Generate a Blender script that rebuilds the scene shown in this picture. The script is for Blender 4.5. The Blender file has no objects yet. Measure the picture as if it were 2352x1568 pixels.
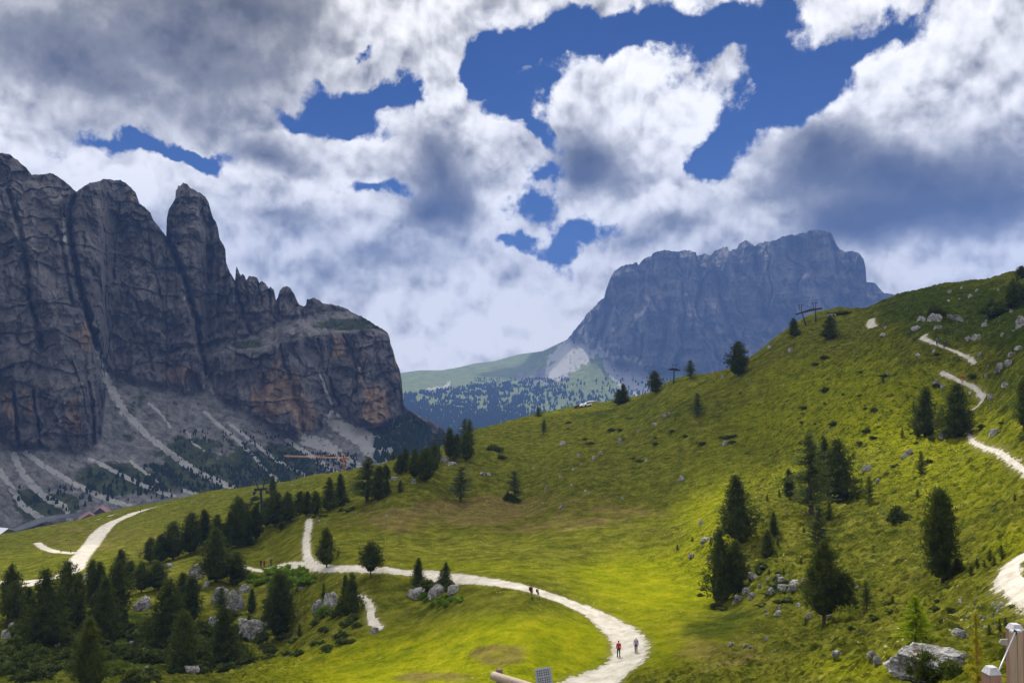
import bpy, math, random
import numpy as np
from mathutils import Vector
R = math.radians
sc = bpy.context.scene
col = sc.collection
# ------------------------------------------------------------------ camera
F = 2000.0                      # focal length in pixels of a 2352 wide picture
PITCH = math.atan(66 / F)       # horizon a little below the middle
cam = bpy.data.cameras.new('camera')
cam.sensor_width = 36.0
cam.lens = F / 2352 * 36.0
cam.clip_start = 0.2
cam.clip_end = 40000
camo = bpy.data.objects.new('camera', cam)
camo.location = (0, 0, 0)
camo.rotation_euler = (R(90) + PITCH, 0, 0)
col.objects.link(camo)
sc.camera = camo
# ------------------------------------------------------------------ light
SUN_AZ, SUN_EL = R(-12), R(57)  # azimuth from +Y, clockwise positive
sun = bpy.data.lights.new('sun', 'SUN')
sun.energy = 4.2
sun.angle = R(0.5)
sun.color = (1.0, 0.95, 0.86)
suno = bpy.data.objects.new('sun', sun)
sd = Vector((math.sin(SUN_AZ) * math.cos(SUN_EL), math.cos(SUN_AZ) * math.cos(SUN_EL), math.sin(SUN_EL)))
suno.rotation_euler = sd.to_track_quat('Z', 'Y').to_euler()
col.objects.link(suno)
sc.view_settings.view_transform = 'Standard'
sc.view_settings.look = 'None'
sc.view_settings.gamma = 1.0
sc.view_settings.exposure = 0.3
sc.cycles.max_bounces = 4
sc.cycles.diffuse_bounces = 2
sc.cycles.glossy_bounces = 1
sc.cycles.transmission_bounces = 2
sc.cycles.volume_bounces = 0
sc.cycles.transparent_max_bounces = 12
sc.cycles.use_denoising = True
sc.cycles.sample_clamp_indirect = 6.0

# ------------------------------------------------------------------ node helper
class NT:
    def __init__(self, tree):
        self.t = tree
        self.n = tree.nodes
        self.l = tree.links
    def put(self, sock, v):
        if hasattr(v, 'is_output'):
            self.l.new(v, sock)
        elif isinstance(v, (tuple, list)) and len(v) == 3 and sock.type == 'RGBA':
            sock.default_value = (*v, 1)
        else:
            sock.default_value = v
    def node(self, typ, ins={}, **kw):
        nd = self.n.new(typ)
        for k, v in kw.items():
            setattr(nd, k, v)
        for k, v in ins.items():
            self.put(nd.inputs[k], v)
        return nd
    def math(self, op, a, b=0.0, c=0.0, clamp=False):
        nd = self.node('ShaderNodeMath', operation=op, use_clamp=clamp)
        self.put(nd.inputs[0], a); self.put(nd.inputs[1], b); self.put(nd.inputs[2], c)
        return nd.outputs[0]
    def vmath(self, op, a, b=(0, 0, 0), s=1.0):
        nd = self.node('ShaderNodeVectorMath', operation=op)
        self.put(nd.inputs[0], a); self.put(nd.inputs[1], b)
        if op == 'SCALE': self.put(nd.inputs['Scale'], s)
        return nd.outputs['Value'] if op in ('LENGTH', 'DISTANCE', 'DOT_PRODUCT') else nd.outputs[0]
    def mix(self, f, a, b, mode='MIX'):
        nd = self.node('ShaderNodeMix', data_type='RGBA', blend_type=mode)
        self.put(nd.inputs[0], f); self.put(nd.inputs[6], a); self.put(nd.inputs[7], b)
        return nd.outputs[2]
    def noise(self, vec, scale, detail=4, rough=0.55, dist=0.0, typ='FBM', lac=2.0):
        nd = self.node('ShaderNodeTexNoise', {'Scale': scale, 'Detail': detail, 'Roughness': rough, 'Distortion': dist, 'Lacunarity': lac}, noise_type=typ)
        if vec is not None: self.put(nd.inputs['Vector'], vec)
        return nd.outputs['Fac']
    def ss(self, x, lo, hi, a=0.0, b=1.0):
        nd = self.node('ShaderNodeMapRange', {'Value': x, 'From Min': lo, 'From Max': hi, 'To Min': a, 'To Max': b}, interpolation_type='SMOOTHSTEP')
        return nd.outputs[0]
    def lin(self, x, lo, hi, a=0.0, b=1.0):
        nd = self.node('ShaderNodeMapRange', {'Value': x, 'From Min': lo, 'From Max': hi, 'To Min': a, 'To Max': b})
        return nd.outputs[0]
    def ramp(self, f, stops, interp='LINEAR'):
        nd = self.node('ShaderNodeValToRGB', {'Fac': f})
        cr = nd.color_ramp; cr.interpolation = interp
        while len(cr.elements) < len(stops): cr.elements.new(0.5)
        for e, (p, c) in zip(cr.elements, stops):
            e.position = p; e.color = (*c, 1)
        return nd.outputs[0]
    def attr(self, name):
        nd = self.node('ShaderNodeAttribute', attribute_name=name)
        return nd.outputs['Fac']
    def scale(self, vec, s):
        nd = self.node('ShaderNodeVectorMath', operation='MULTIPLY')
        self.put(nd.inputs[0], vec); nd.inputs[1].default_value = s
        return nd.outputs[0]

def material(name, rough=0.9, spec=0.2):
    m = bpy.data.materials.new(name); m.use_nodes = True
    nt = NT(m.node_tree)
    b = m.node_tree.nodes['Principled BSDF']
    b.inputs['Roughness'].default_value = rough
    b.inputs['Specular IOR Level'].default_value = spec
    return m, nt, b

# ------------------------------------------------------------------ pixel -> direction
def ray(px, py):
    px = np.asarray(px, float); py = np.asarray(py, float)
    X = (px - 1176) / F; Y = (784 - py) / F
    c, s = math.cos(PITCH), math.sin(PITCH)
    dx = X; dy = c - Y * s; dz = s + Y * c
    h = np.hypot(dx, dy)
    return np.arctan2(dx, dy), dz / h
def pt(px, py, r):
    a, t = ray(px, py)
    return np.stack([r * np.sin(a), r * np.cos(a), r * t], -1)
def to_px(x, y, z):
    c, s = math.cos(PITCH), math.sin(PITCH)
    f = y * c + z * s; u = -y * s + z * c
    return 1176 + F * x / f, 784 - F * u / f

# ------------------------------------------------------------------ sky
def build_world():
    w = bpy.data.worlds.new('World'); sc.world = w; w.use_nodes = True
    t = NT(w.node_tree); t.n.clear()
    out = t.node('ShaderNodeOutputWorld')
    tc = t.node('ShaderNodeTexCoord')
    D = t.vmath('NORMALIZE', tc.outputs['Generated'])
    sep = t.node('ShaderNodeSeparateXYZ', {0: D}).outputs
    sky = t.node('ShaderNodeTexSky', sky_type='NISHITA', sun_disc=False, sun_elevation=SUN_EL, sun_rotation=SUN_AZ % (2 * math.pi), altitude=2200, air_density=1.0, dust_density=0.3, ozone_density=2.5)
    skyc = t.scale(sky.outputs[0], SKY_TINT)
    az = t.math('ARCTAN2', sep[0], sep[1])
    el = t.math('ARCSINE', sep[2])
    P = t.node('ShaderNodeCombineXYZ', {0: az, 1: el, 2: 0.0}).outputs[0]
    # warp the coordinates so cloud outlines billow
    def n2c(vec, scale, detail, rough):
        nd = t.node('ShaderNodeTexNoise', {'Scale': scale, 'Detail': detail, 'Roughness': rough, 'Vector': vec}, noise_dimensions='2D')
        return t.vmath('SUBTRACT', nd.outputs['Color'], (0.5, 0.5, 0.5))
    def n2(vec, scale, detail, rough, off=(0, 0, 0), typ='FBM'):
        nd = t.node('ShaderNodeTexNoise', {'Scale': scale, 'Detail': detail, 'Roughness': rough, 'Vector': t.vmath('ADD', vec, off) if any(off) else vec}, noise_dimensions='2D', noise_type=typ)
        return nd.outputs['Fac']
    w1 = n2c(P, 7.0, 7, 0.56)
    Pw = t.vmath('ADD', P, t.vmath('SCALE', w1, s=0.12))
    Pd = t.vmath('ADD', P, t.vmath('SCALE', w1, s=0.07))
    def blobs(vec, lst):
        acc = None
        for (x, y, rx, ry, rot, wgt) in lst:
            a, tt = ray(x, y)
            nd = t.node('ShaderNodeMapping', vector_type='TEXTURE')
            nd.inputs['Location'].default_value = (float(a), float(math.atan(tt)), 0)
            nd.inputs['Rotation'].default_value = (0, 0, R(rot))
            nd.inputs['Scale'].default_value = (rx / F, ry / F, 1)
            t.put(nd.inputs['Vector'], vec)
            g = t.node('ShaderNodeTexGradient', {0: nd.outputs[0]}, gradient_type='QUADRATIC_SPHERE')
            v = g.outputs['Fac']
            acc = t.math('MULTIPLY', v, wgt) if acc is None else t.math('MULTIPLY_ADD', v, wgt, acc)
        return acc
    Pl = t.vmath('ADD', P, t.vmath('SCALE', w1, s=0.035))
    hole = blobs(Pw, HOLES)
    dark = blobs(Pd, [(x, y, rx * 1.4, ry * 1.4, ro, w * 1.05) for x, y, rx, ry, ro, w in DARKS])
    lightb = blobs(Pd, [(x, y, rx * 1.25, ry * 1.25, ro, w * 0.85) for x, y, rx, ry, ro, w in LIGHTS])
    # billow relief: rounded heads, lit from above
    def billow(off):
        v = t.vmath('ADD', Pl, off) if off else Pl
        a = n2(v, 9.0, 6, 0.52)
        b = t.node('ShaderNodeTexVoronoi', {'Vector': v, 'Scale': 19.0, 'Detail': 2.5, 'Roughness': 0.55, 'Lacunarity': 2.2}, feature='F1', voronoi_dimensions='2D').outputs['Distance']
        return t.math('MULTIPLY_ADD', b, -0.25, a)
    B0 = billow(None)
    B1 = billow((-0.004, 0.016, 0))
    relief = t.math('SUBTRACT', B0, B1)
    fine = n2(P, 15.0, 8, 0.62, (3.1, 1.7, 0))
    dens = t.math('SUBTRACT', 1.0, hole)
    dens = t.math('MULTIPLY_ADD', t.math('SUBTRACT', fine, 0.5), 1.8, dens)
    dens = t.math('MULTIPLY_ADD', t.math('SUBTRACT', B0, 0.40), 0.8, dens)
    alpha = t.math('MAXIMUM', t.ss(dens, 0.24, 0.70), t.ss(hole, 0.25, 0.0, 0.0, 0.95))
    thin = t.ss(dens, 1.15, 0.55)          # edges next to the blue glow
    core = t.math('SUBTRACT', dark, lightb)
    core = t.math('MULTIPLY_ADD', t.math('SUBTRACT', n2(Pl, 3.6, 5, 0.48, (7.7, 2.2, 0)), 0.5), 1.0, core)
    core = t.math('MULTIPLY_ADD', t.math('SUBTRACT', fine, 0.5), 0.2, core)
    lum = t.math('MULTIPLY_ADD', core, -0.35, 0.74)
    calm = t.math('SUBTRACT', 1.0, t.math('MULTIPLY', t.math('MINIMUM', t.math('MAXIMUM', core, 0.0), 1.0), 0.72))
    lum = t.math('MULTIPLY_ADD', t.math('MULTIPLY', relief, calm), 1.5, lum)
    lum = t.math('MULTIPLY_ADD', thin, 0.10, lum)
    tint = t.ramp(lum, [(0.0, (0.040, 0.038, 0.038)), (0.2, (0.105, 0.102, 0.10)), (0.4, (0.26, 0.255, 0.25)), (0.6, (0.57, 0.56, 0.55)), (0.8, (0.90, 0.885, 0.87)), (1.0, (1.10, 1.08, 1.06))])
    bg1 = t.node('ShaderNodeBackground', {'Color': skyc, 'Strength': 0.09})
    bg2 = t.node('ShaderNodeBackground', {'Color': tint, 'Strength': 1.0})
    mx = t.node('ShaderNodeMixShader', {0: alpha, 1: bg1.outputs[0], 2: bg2.outputs[0]})
    t.l.new(mx.outputs[0], out.inputs['Surface'])
    w.cycles.sampling_method = 'MANUAL'
    w.cycles.sample_map_resolution = 512
SKY_TINT = (0.005, 0.16, 0.42)
# blue openings: px, py, radius x, radius y, rotation, weight
HOLES = [(1250, 85, 230, 110, 0, 2.2), (1110, 150, 110, 110, 0, 1.9), (1190, 225, 120, 70, 20, 1.9), (1440, 70, 260, 90, 0, 2.2), (1660, 95, 220, 110, 0, 2.2),
         (1840, 150, 150, 120, 0, 2.0), (1770, 220, 130, 120, 0, 1.9), (1690, 330, 100, 130, -20, 2.0), (1640, 380, 90, 60, 30, 1.8), (1160, 130, 120, 70, 0, 1.6), (1205, 300, 50, 90, 20, 1.5), (1210, 400, 60, 50, 0, 1.2),
         (790, 240, 190, 65, -22, 2.0), (690, 262, 120, 60, 0, 1.5), (890, 205, 120, 50, 10, 1.5), (810, 125, 60, 40, 0, 0.95),
         (320, 348, 290, 44, -4, 1.45), (460, 358, 150, 42, 0, 1.5), (1330, 520, 170, 55, 0, 1.45), (1270, 565, 110, 70, 0, 1.3), (1200, 480, 70, 50, 0, 1.0),
         (865, 455, 90, 50, 0, 1.1), (1930, 110, 90, 80, 0, 1.2), (2030, 60, 110, 60, 0, 1.05), (1780, 20, 110, 50, 0, 1.2), (1180, 570, 90, 40, 0, 0.9)]
DARKS = [(400, 90, 700, 200, -6, 1.15), (220, 190, 520, 130, -12, 0.8), (60, 120, 350, 120, 0, 0.6), (560, 20, 340, 110, 0, 1.0), (150, 290, 360, 60, -4, 0.5), (120, 60, 200, 120, 0, -0.2),
         (1010, 400, 140, 170, 0, 1.9), (970, 490, 110, 80, 0, 1.6), (1060, 470, 160, 60, 0, 0.7), (1330, 350, 150, 100, 0, 2.3), (1300, 400, 120, 60, 0, 1.2), (1430, 420, 180, 60, 10, 0.8),
         (620, 365, 110, 55, -15, 1.2), (640, 500, 230, 45, -4, 1.1), (900, 610, 240, 50, -3, 0.8), (1080, 590, 180, 45, 0, 0.5), (760, 340, 60, 50, 0, 0.4), (830, 660, 160, 30, 0, 0.5),
         (2080, 410, 360, 120, -8, 1.9), (1890, 330, 170, 110, -30, 1.5), (2170, 480, 330, 100, 6, 1.6), (1760, 470, 200, 60, 8, 1.1), (2300, 310, 180, 150, 0, 0.9), (1990, 540, 190, 70, 0, 1.7),
         (1540, 530, 130, 40, 0, 0.9), (1600, 420, 110, 40, 0, 0.4), (2250, 90, 220, 120, 0, 0.4), (1000, 60, 160, 50, 0, 0.2), (1350, 610, 130, 30, 0, 0.3)]
LIGHTS = [(700, 430, 240, 50, 0, 0.7), (1080, 250, 120, 80, 40, 0.7), (780, 320, 100, 60, 0, 0.5), (1150, 790, 600, 110, 0, 0.9), (1250, 660, 350, 60, 0, 0.5), (980, 240, 100, 80, 0, 0.9), (1130, 330, 90, 120, 30, 0.7), (1480, 190, 190, 80, 0, 0.9), (1620, 220, 120, 90, 0, 0.7), (1250, 260, 70, 50, 0, 0.9), (1820, 260, 280, 45, 35, 0.9), (280, 420, 420, 80, -3, 1.3), (480, 400, 150, 90, 0, 0.7),
          (950, 90, 150, 90, 0, 0.5), (750, 110, 120, 60, 0, 0.3), (950, 780, 420, 90, 0, 0.5), (1180, 700, 200, 60, 0, 0.4), (2150, 620, 260, 60, 10, 0.9), (60, 250, 180, 50, 10, 0.6), (1980, 170, 300, 60, 30, 0.5), (620, 300, 120, 40, 0, 0.7), (1150, 470, 70, 80, 0, 0.7),
          (680, 590, 130, 40, 0, 0.8), (800, 740, 200, 40, 0, 0.5), (1480, 470, 160, 30, 20, 0.6)]
build_world()
# ------------------------------------------------------------------ numpy noise
_rng = np.random.RandomState(7)
_perm = np.tile(_rng.permutation(256), 3).astype(np.int32)
_g3 = _rng.normal(size=(256, 3)); _g3 /= np.linalg.norm(_g3, axis=1)[:, None]
_g3 = _g3.astype(np.float32)
def pnoise(x, y, z=0.0):
    x, y, z = np.broadcast_arrays(np.asarray(x, np.float32), np.asarray(y, np.float32), np.asarray(z, np.float32))
    xi = np.floor(x).astype(np.int32); yi = np.floor(y).astype(np.int32); zi = np.floor(z).astype(np.int32)
    xf = x - xi; yf = y - yi; zf = z - zi
    u = xf * xf * xf * (xf * (xf * 6 - 15) + 10); v = yf * yf * yf * (yf * (yf * 6 - 15) + 10); w = zf * zf * zf * (zf * (zf * 6 - 15) + 10)
    xi &= 255; yi &= 255; zi &= 255
    def g(i, j, k):
        h = _perm[_perm[_perm[(xi + i) & 255] + ((yi + j) & 255)] + ((zi + k) & 255)]
        G = _g3[h]
        return G[..., 0] * (xf - i) + G[..., 1] * (yf - j) + G[..., 2] * (zf - k)
    def l(a, b, t): return a + (b - a) * t
    if np.all(zf == 0):
        return 1.5 * l(l(g(0, 0, 0), g(1, 0, 0), u), l(g(0, 1, 0), g(1, 1, 0), u), v)
    return 1.5 * l(l(l(g(0, 0, 0), g(1, 0, 0), u), l(g(0, 1, 0), g(1, 1, 0), u), v),
             l(l(g(0, 0, 1), g(1, 0, 1), u), l(g(0, 1, 1), g(1, 1, 1), u), v), w)
def fbm(x, y, z=0.0, oct=4, gain=0.5):
    a, s = 1.0, 0.0
    x = np.asarray(x, np.float32); y = np.asarray(y, np.float32); z = np.asarray(z, np.float32)
    for k in range(oct):
        zz = z * 2 ** k + 17.3 * k if np.any(z != 0) else 0.0
        s = s + a * pnoise(x * 2 ** k + 31.7 * k, y * 2 ** k + 11.1 * k, zz); a *= gain
    return s
def ridged(x, y, z=0.0, oct=4, gain=0.5):
    a, s = 1.0, 0.0
    for k in range(oct):
        zz = z * 2 ** k + 17.3 * k if np.any(np.asarray(z) != 0) else 0.0
        s = s + a * (1 - 2 * np.abs(pnoise(x * 2 ** k + 31.7 * k, y * 2 ** k + 11.1 * k, zz))); a *= gain
    return s
def sstep(x, a, b):
    t = np.clip((x - a) / (b - a), 0, 1); return t * t * (3 - 2 * t)
def seg_dist(px, py, pl):
    """distance from points to a polyline, and which fraction along it"""
    best = np.full(np.shape(px), 1e9)
    pl = np.asarray(pl, float)
    for (x0, y0), (x1, y1) in zip(pl[:-1, :2], pl[1:, :2]):
        dx, dy = x1 - x0, y1 - y0
        t = np.clip(((px - x0) * dx + (py - y0) * dy) / (dx * dx + dy * dy + 1e-9), 0, 1)
        best = np.minimum(best, np.hypot(px - x0 - t * dx, py - y0 - t * dy))
    return best

def prop(o, label=None, cat=None, group=None, kind=None):
    if label: o['label'] = label
    if cat: o['category'] = cat
    if group: o['group'] = group
    if kind: o['kind'] = kind
    return o
def mesh_obj(name, V, Fc, mat=None, parent=None, smooth=True, attrs=None):
    """V (n,3) array, Fc (m,3|4) int array or list of arrays"""
    me = bpy.data.meshes.new(name)
    V = np.asarray(V, np.float32)
    lst = Fc if isinstance(Fc, list) else [Fc]
    lst = [np.asarray(f, np.int32) for f in lst if len(f)]
    me.vertices.add(len(V)); me.vertices.foreach_set('co', V.ravel())
    nl = sum(f.size for f in lst); nf = sum(len(f) for f in lst)
    me.loops.add(nl); me.loops.foreach_set('vertex_index', np.concatenate([f.ravel() for f in lst]))
    st = []; base = 0
    for f in lst:
        st.append(base + np.arange(len(f)) * f.shape[1]); base += f.size
    me.polygons.add(nf); me.polygons.foreach_set('loop_start', np.concatenate(st).astype(np.int32))
    me.update(calc_edges=True)
    me.polygons.foreach_set('use_smooth', np.full(nf, smooth))
    for k, a in (attrs or {}).items():
        at = me.attributes.new(k, 'FLOAT', 'POINT'); at.data.foreach_set('value', np.asarray(a, np.float32).ravel())
    if mat: me.materials.append(mat)
    o = bpy.data.objects.new(name, me); col.objects.link(o)
    if parent: o.parent = parent
    return o
def grid_faces(n, m):
    """faces of an n x m vertex grid (n rows)"""
    i = np.arange(n - 1)[:, None] * m + np.arange(m - 1)[None, :]
    return np.stack([i, i + 1, i + m + 1, i + m], -1).reshape(-1, 4)

# ------------------------------------------------------------------ near hillside: height given at surveyed points
CTRL = [  # px, py, horizontal distance
 (1421,1508,97),(1340,1568,88),(1221,1373,117),(1050,1330,135),(900,1312,150),(800,1305,158),(720,1302,167),(600,1301,206),
 (600,1568,103),(300,1568,112),(0,1568,122),(900,1568,90),(1100,1568,84),(1800,1568,62),(2130,1548,42),(2352,1568,26),(1560,1568,76),(1950,1568,50),(2240,1540,40),
 (2310,1300,76),(2352,1270,78),(2165,1334,94),(2340,1400,62),(2250,1400,68),(2100,1470,58),(1895,1428,98),(1665,1378,122),(1695,1240,140),(1925,1150,157),(1860,1165,155),
 (2125,1000,180),(2195,1000,176),(2250,930,198),(2210,885,210),(2150,862,218),(2240,838,216),(2150,790,228),(2110,772,236),(2100,700,300),(2000,748,310),
 (2345,632,335),(2180,658,345),(2060,690,345),(1945,716,345),(1860,732,350),(1775,783,345),(1695,862,295),(1700,838,325),(1585,868,335),(1545,880,350),(1505,900,360),
 (1425,927,370),(1350,935,400),(1240,955,390),(1095,992,370),(1070,1055,270),(1045,1145,235),(1180,1147,240),(985,1100,240),(845,1150,245),(930,1053,335),(750,1092,400),
 (640,1115,430),(500,1127,440),(400,1152,455),(300,1168,465),(130,1212,480),(0,1237,500),(230,1235,345),(175,1300,255),(50,1340,240),(100,1260,330),(420,1180,380),(560,1140,390),
 (700,1190,240),(700,1250,200),(560,1240,240),(400,1285,228),(500,1332,190),(640,1458,150),(520,1525,140),(420,1532,136),(380,1485,150),(240,1482,152),(110,1475,154),(25,1430,172),
 (0,1500,145),(250,1330,225),(330,1350,200),(760,1395,146),(960,1372,139),(850,1440,128),(1000,1500,104),(1160,1480,97),(1250,1500,96),(1500,1300,146),(1300,1250,166),(1000,1230,192),
 (1300,1100,240),(1500,1100,225),(1600,1000,250),(1400,1000,300),(1200,1010,320),(1800,900,260),(1950,850,255),(1900,1000,208),(2050,1100,158),(2250,1150,124),(2352,1080,128),
 (2240,1000,168),(2300,870,192),(2352,950,152),(2200,738,262),(2352,740,232),(2000,1500,56),(1700,1500,86),(1600,1440,103),(1850,1530,66),(1550,1200,180),(1780,1280,128),
 (1150,1250,175),(850,1230,192),(900,1130,232),(1100,1180,210),(2280,690,285),(1750,1000,238),
 (660,1160,300),(760,1130,300),(480,1215,290),(1000,1060,300),(1150,1040,290),(900,1085,290),(1600,900,300)]
def survey():
    A, L, T = [], [], []
    def add(a, r, t): A.append(a); L.append(math.log(r)); T.append(t)
    for x, y, r in CTRL:
        a, t = ray(x, y); add(float(a), r, float(t))
    # hidden near ground: the terrace and the bank below it
    for a in np.radians([-36, -24, -12, 0, 12, 24, 36]):
        add(a, 1.0, -1.65); add(a, 2.5, -0.80); add(a, 5, -0.56)
        add(a, 10, -0.53 if a < .3 else -0.47); add(a, 20, -0.52 if a < .3 else -0.42)
        if a < 0.25: add(a, 40, -0.46)
    # land falling away behind the ridge lines
    for x, y, r in [(0,1237,500),(130,1212,480),(300,1168,465),(500,1127,440),(640,1115,430),(750,1092,400),(930,1053,335),(1095,992,370),(1240,955,390),(1350,935,400),(1505,900,360),(1585,868,335),(1700,838,325),(1775,783,345),(1860,732,350),(1945,716,345),(2060,690,345),(2180,658,345),(2345,632,335)]:
        a, t = ray(x, y)
        add(float(a), r * 1.18, float(t) - 0.018); add(float(a), r * 1.6, float(t) - 0.07)
    return np.array(A), np.array(L), np.array(T)
def tps_fit(A, L, T, lam=2e-4):
    P = np.stack([A * 2.0, L * 0.55], 1); n = len(P)
    d2 = ((P[:, None] - P[None]) ** 2).sum(-1)
    K = 0.5 * d2 * np.log(d2 + 1e-12) + lam * np.eye(n)
    Q = np.hstack([np.ones((n, 1)), P])
    M = np.block([[K, Q], [Q.T, np.zeros((3, 3))]])
    w = np.linalg.solve(M, np.concatenate([T, np.zeros(3)]))
    return P, w
def tps_eval(fit, a, l):
    P, w = fit
    p = np.stack([np.ravel(a) * 2.0, np.ravel(l) * 0.55], 1)
    d2 = ((p[:, None] - P[None]) ** 2).sum(-1)
    v = (0.5 * d2 * np.log(d2 + 1e-12)) @ w[:len(P)] + w[len(P)] + p @ w[len(P) + 1:]
    return v.reshape(np.shape(a))
FIT = tps_fit(*survey())
# coarse table, then bilinear lookups
CA = np.linspace(R(-37), R(37), 300); CL = np.linspace(math.log(0.9), math.log(720), 420)
CT = tps_eval(FIT, *np.meshgrid(CA, CL, indexing='ij'))
def bil(tab, A, L):
    i = np.clip((A - CA[0]) / (CA[1] - CA[0]), 0, len(CA) - 1.001); j = np.clip((L - CL[0]) / (CL[1] - CL[0]), 0, len(CL) - 1.001)
    i0 = i.astype(int); j0 = j.astype(int); fi = i - i0; fj = j - j0
    return (tab[i0, j0] * (1 - fi) * (1 - fj) + tab[i0 + 1, j0] * fi * (1 - fj) + tab[i0, j0 + 1] * (1 - fi) * fj + tab[i0 + 1, j0 + 1] * fi * fj)
def base_z(x, y):
    r = np.hypot(x, y); return r * bil(CT, np.arctan2(x, y), np.log(np.maximum(r, 0.9)))
def hit_base(px, py):
    """first point of the smooth terrain seen at a pixel; on the crest when the pixel is just above it"""
    a, t = ray(px, py); a = float(a); t = float(t)
    L = np.linspace(math.log(12), math.log(600), 3000)
    T = bil(CT, np.full_like(L, a), L)
    k = np.nonzero(T >= t)[0]
    j = k[0] if len(k) else 600 + np.argmax(T[600:])
    r = math.exp(L[j]); return r * math.sin(a), r * math.cos(a), r
# gravel paths: px, py, width in metres
PATHS = [
 ('wide', [(1300,1612,6.04),(1375,1560,5.58),(1425,1530,4.84),(1446,1500,4.09),(1440,1468,3.91),(1408,1438,3.91),(1365,1412,3.72),(1305,1386,3.53),(1235,1361,3.44),(1150,1341,3.26),(1060,1328,3.07),(980,1318,2.88),(900,1310,2.79),(800,1303,2.42),(720,1300,2.23),(650,1300,2.05),(560,1302,1.86)]),
 ('fork', [(728,1301,1.95),(712,1290,1.65),(705,1270,1.50),(703,1240,1.65),(708,1215,1.80),(711,1192,1.95)]),
 ('track', [(824,1365,0.56),(842,1378,0.96),(850,1395,1.20),(852,1415,1.28),(860,1430,1.44),(873,1446,0.96)]),
 ('bend', [(2440,1232,1.76),(2390,1258,1.76),(2345,1283,1.76),(2318,1305,1.68),(2318,1328,1.60),(2340,1352,1.60),(2385,1386,1.60),(2440,1425,1.60)]),
 ('upper', [(2420,1108,0.72),(2352,1074,0.72),(2310,1052,0.72),(2270,1032,0.66),(2240,1016,0.66),(2222,994,0.60)]),
 ('zigzag', [(2222,942,0.72),(2245,930,0.96),(2260,912,0.96),(2240,893,0.84),(2205,878,0.84),(2178,863,1.08),(2165,857,1.14)]),
 ('switchback', [(2240,836,0.78),(2220,822,0.90),(2190,806,0.84),(2150,790,0.90),(2118,777,1.20),(2127,770,0.60)]),
 ('trace', [(2070,712,2.2),(2090,704,2.2),(2105,695,2.2)]),
 ('trace', [(2002,737,2.2),(2000,748,2.6),(2010,755,2.0)]),
 ('valley', [(60,1345,5),(110,1330,5),(165,1312,5.0),(182,1286,5.2),(205,1257,5.4),(228,1226,6.0),(255,1204,5.4),(290,1186,5.0),(330,1172,4.0),(370,1164,3.6),(405,1155,3.6)]),
 ('valley', [(-40,1342,4),(0,1338,4),(40,1337,4),(80,1334,4)]),
 ('valley', [(86,1249,2.4),(105,1260,2.6),(140,1269,2.6),(172,1272,2.8)]),
 ('valley', [(212,1199,4),(238,1190,4),(262,1183,4)]),
]
PATH_W = []
for nm, pl in PATHS:
    P = np.array([(*hit_base(x, y)[:2], w) for x, y, w in pl])
    # smooth: Catmull-Rom
    Q = np.vstack([2 * P[0] - P[1], P, 2 * P[-1] - P[-2]]); out = []
    for i in range(1, len(Q) - 2):
        n = max(2, int(np.hypot(*(Q[i + 1] - Q[i])[:2]) / 0.5))
        for s in np.arange(n) / n:
            out.append(0.5 * (2 * Q[i] + (Q[i + 1] - Q[i - 1]) * s + (2 * Q[i - 1] - 5 * Q[i] + 4 * Q[i + 1] - Q[i + 2]) * s * s + (3 * Q[i] - 3 * Q[i + 1] + Q[i + 2] - Q[i - 1]) * s ** 3))
    out.append(P[-1]); PATH_W.append((nm, np.array(out)))
def rough_zone(px, py):
    """how tussocky the turf is: mown basin by the path is smooth, the steep slope is lumpy"""
    v = np.clip(0.25 + 0.9 * sstep(px - 0.55 * (1600 - py), 1150, 1650), 0, 1)
    v = np.maximum(v, sstep(py, 1330, 1500) * sstep(-px, -1000, -500) * 0.9)
    v = np.maximum(v, 0.55 * sstep(-py, -1260, -1130))
    v = v * (1 - 0.8 * sstep(-np.hypot((px - 1400) / 430.0, (py - 1420) / 130.0), -1.1, -0.6))
    return v
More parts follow.
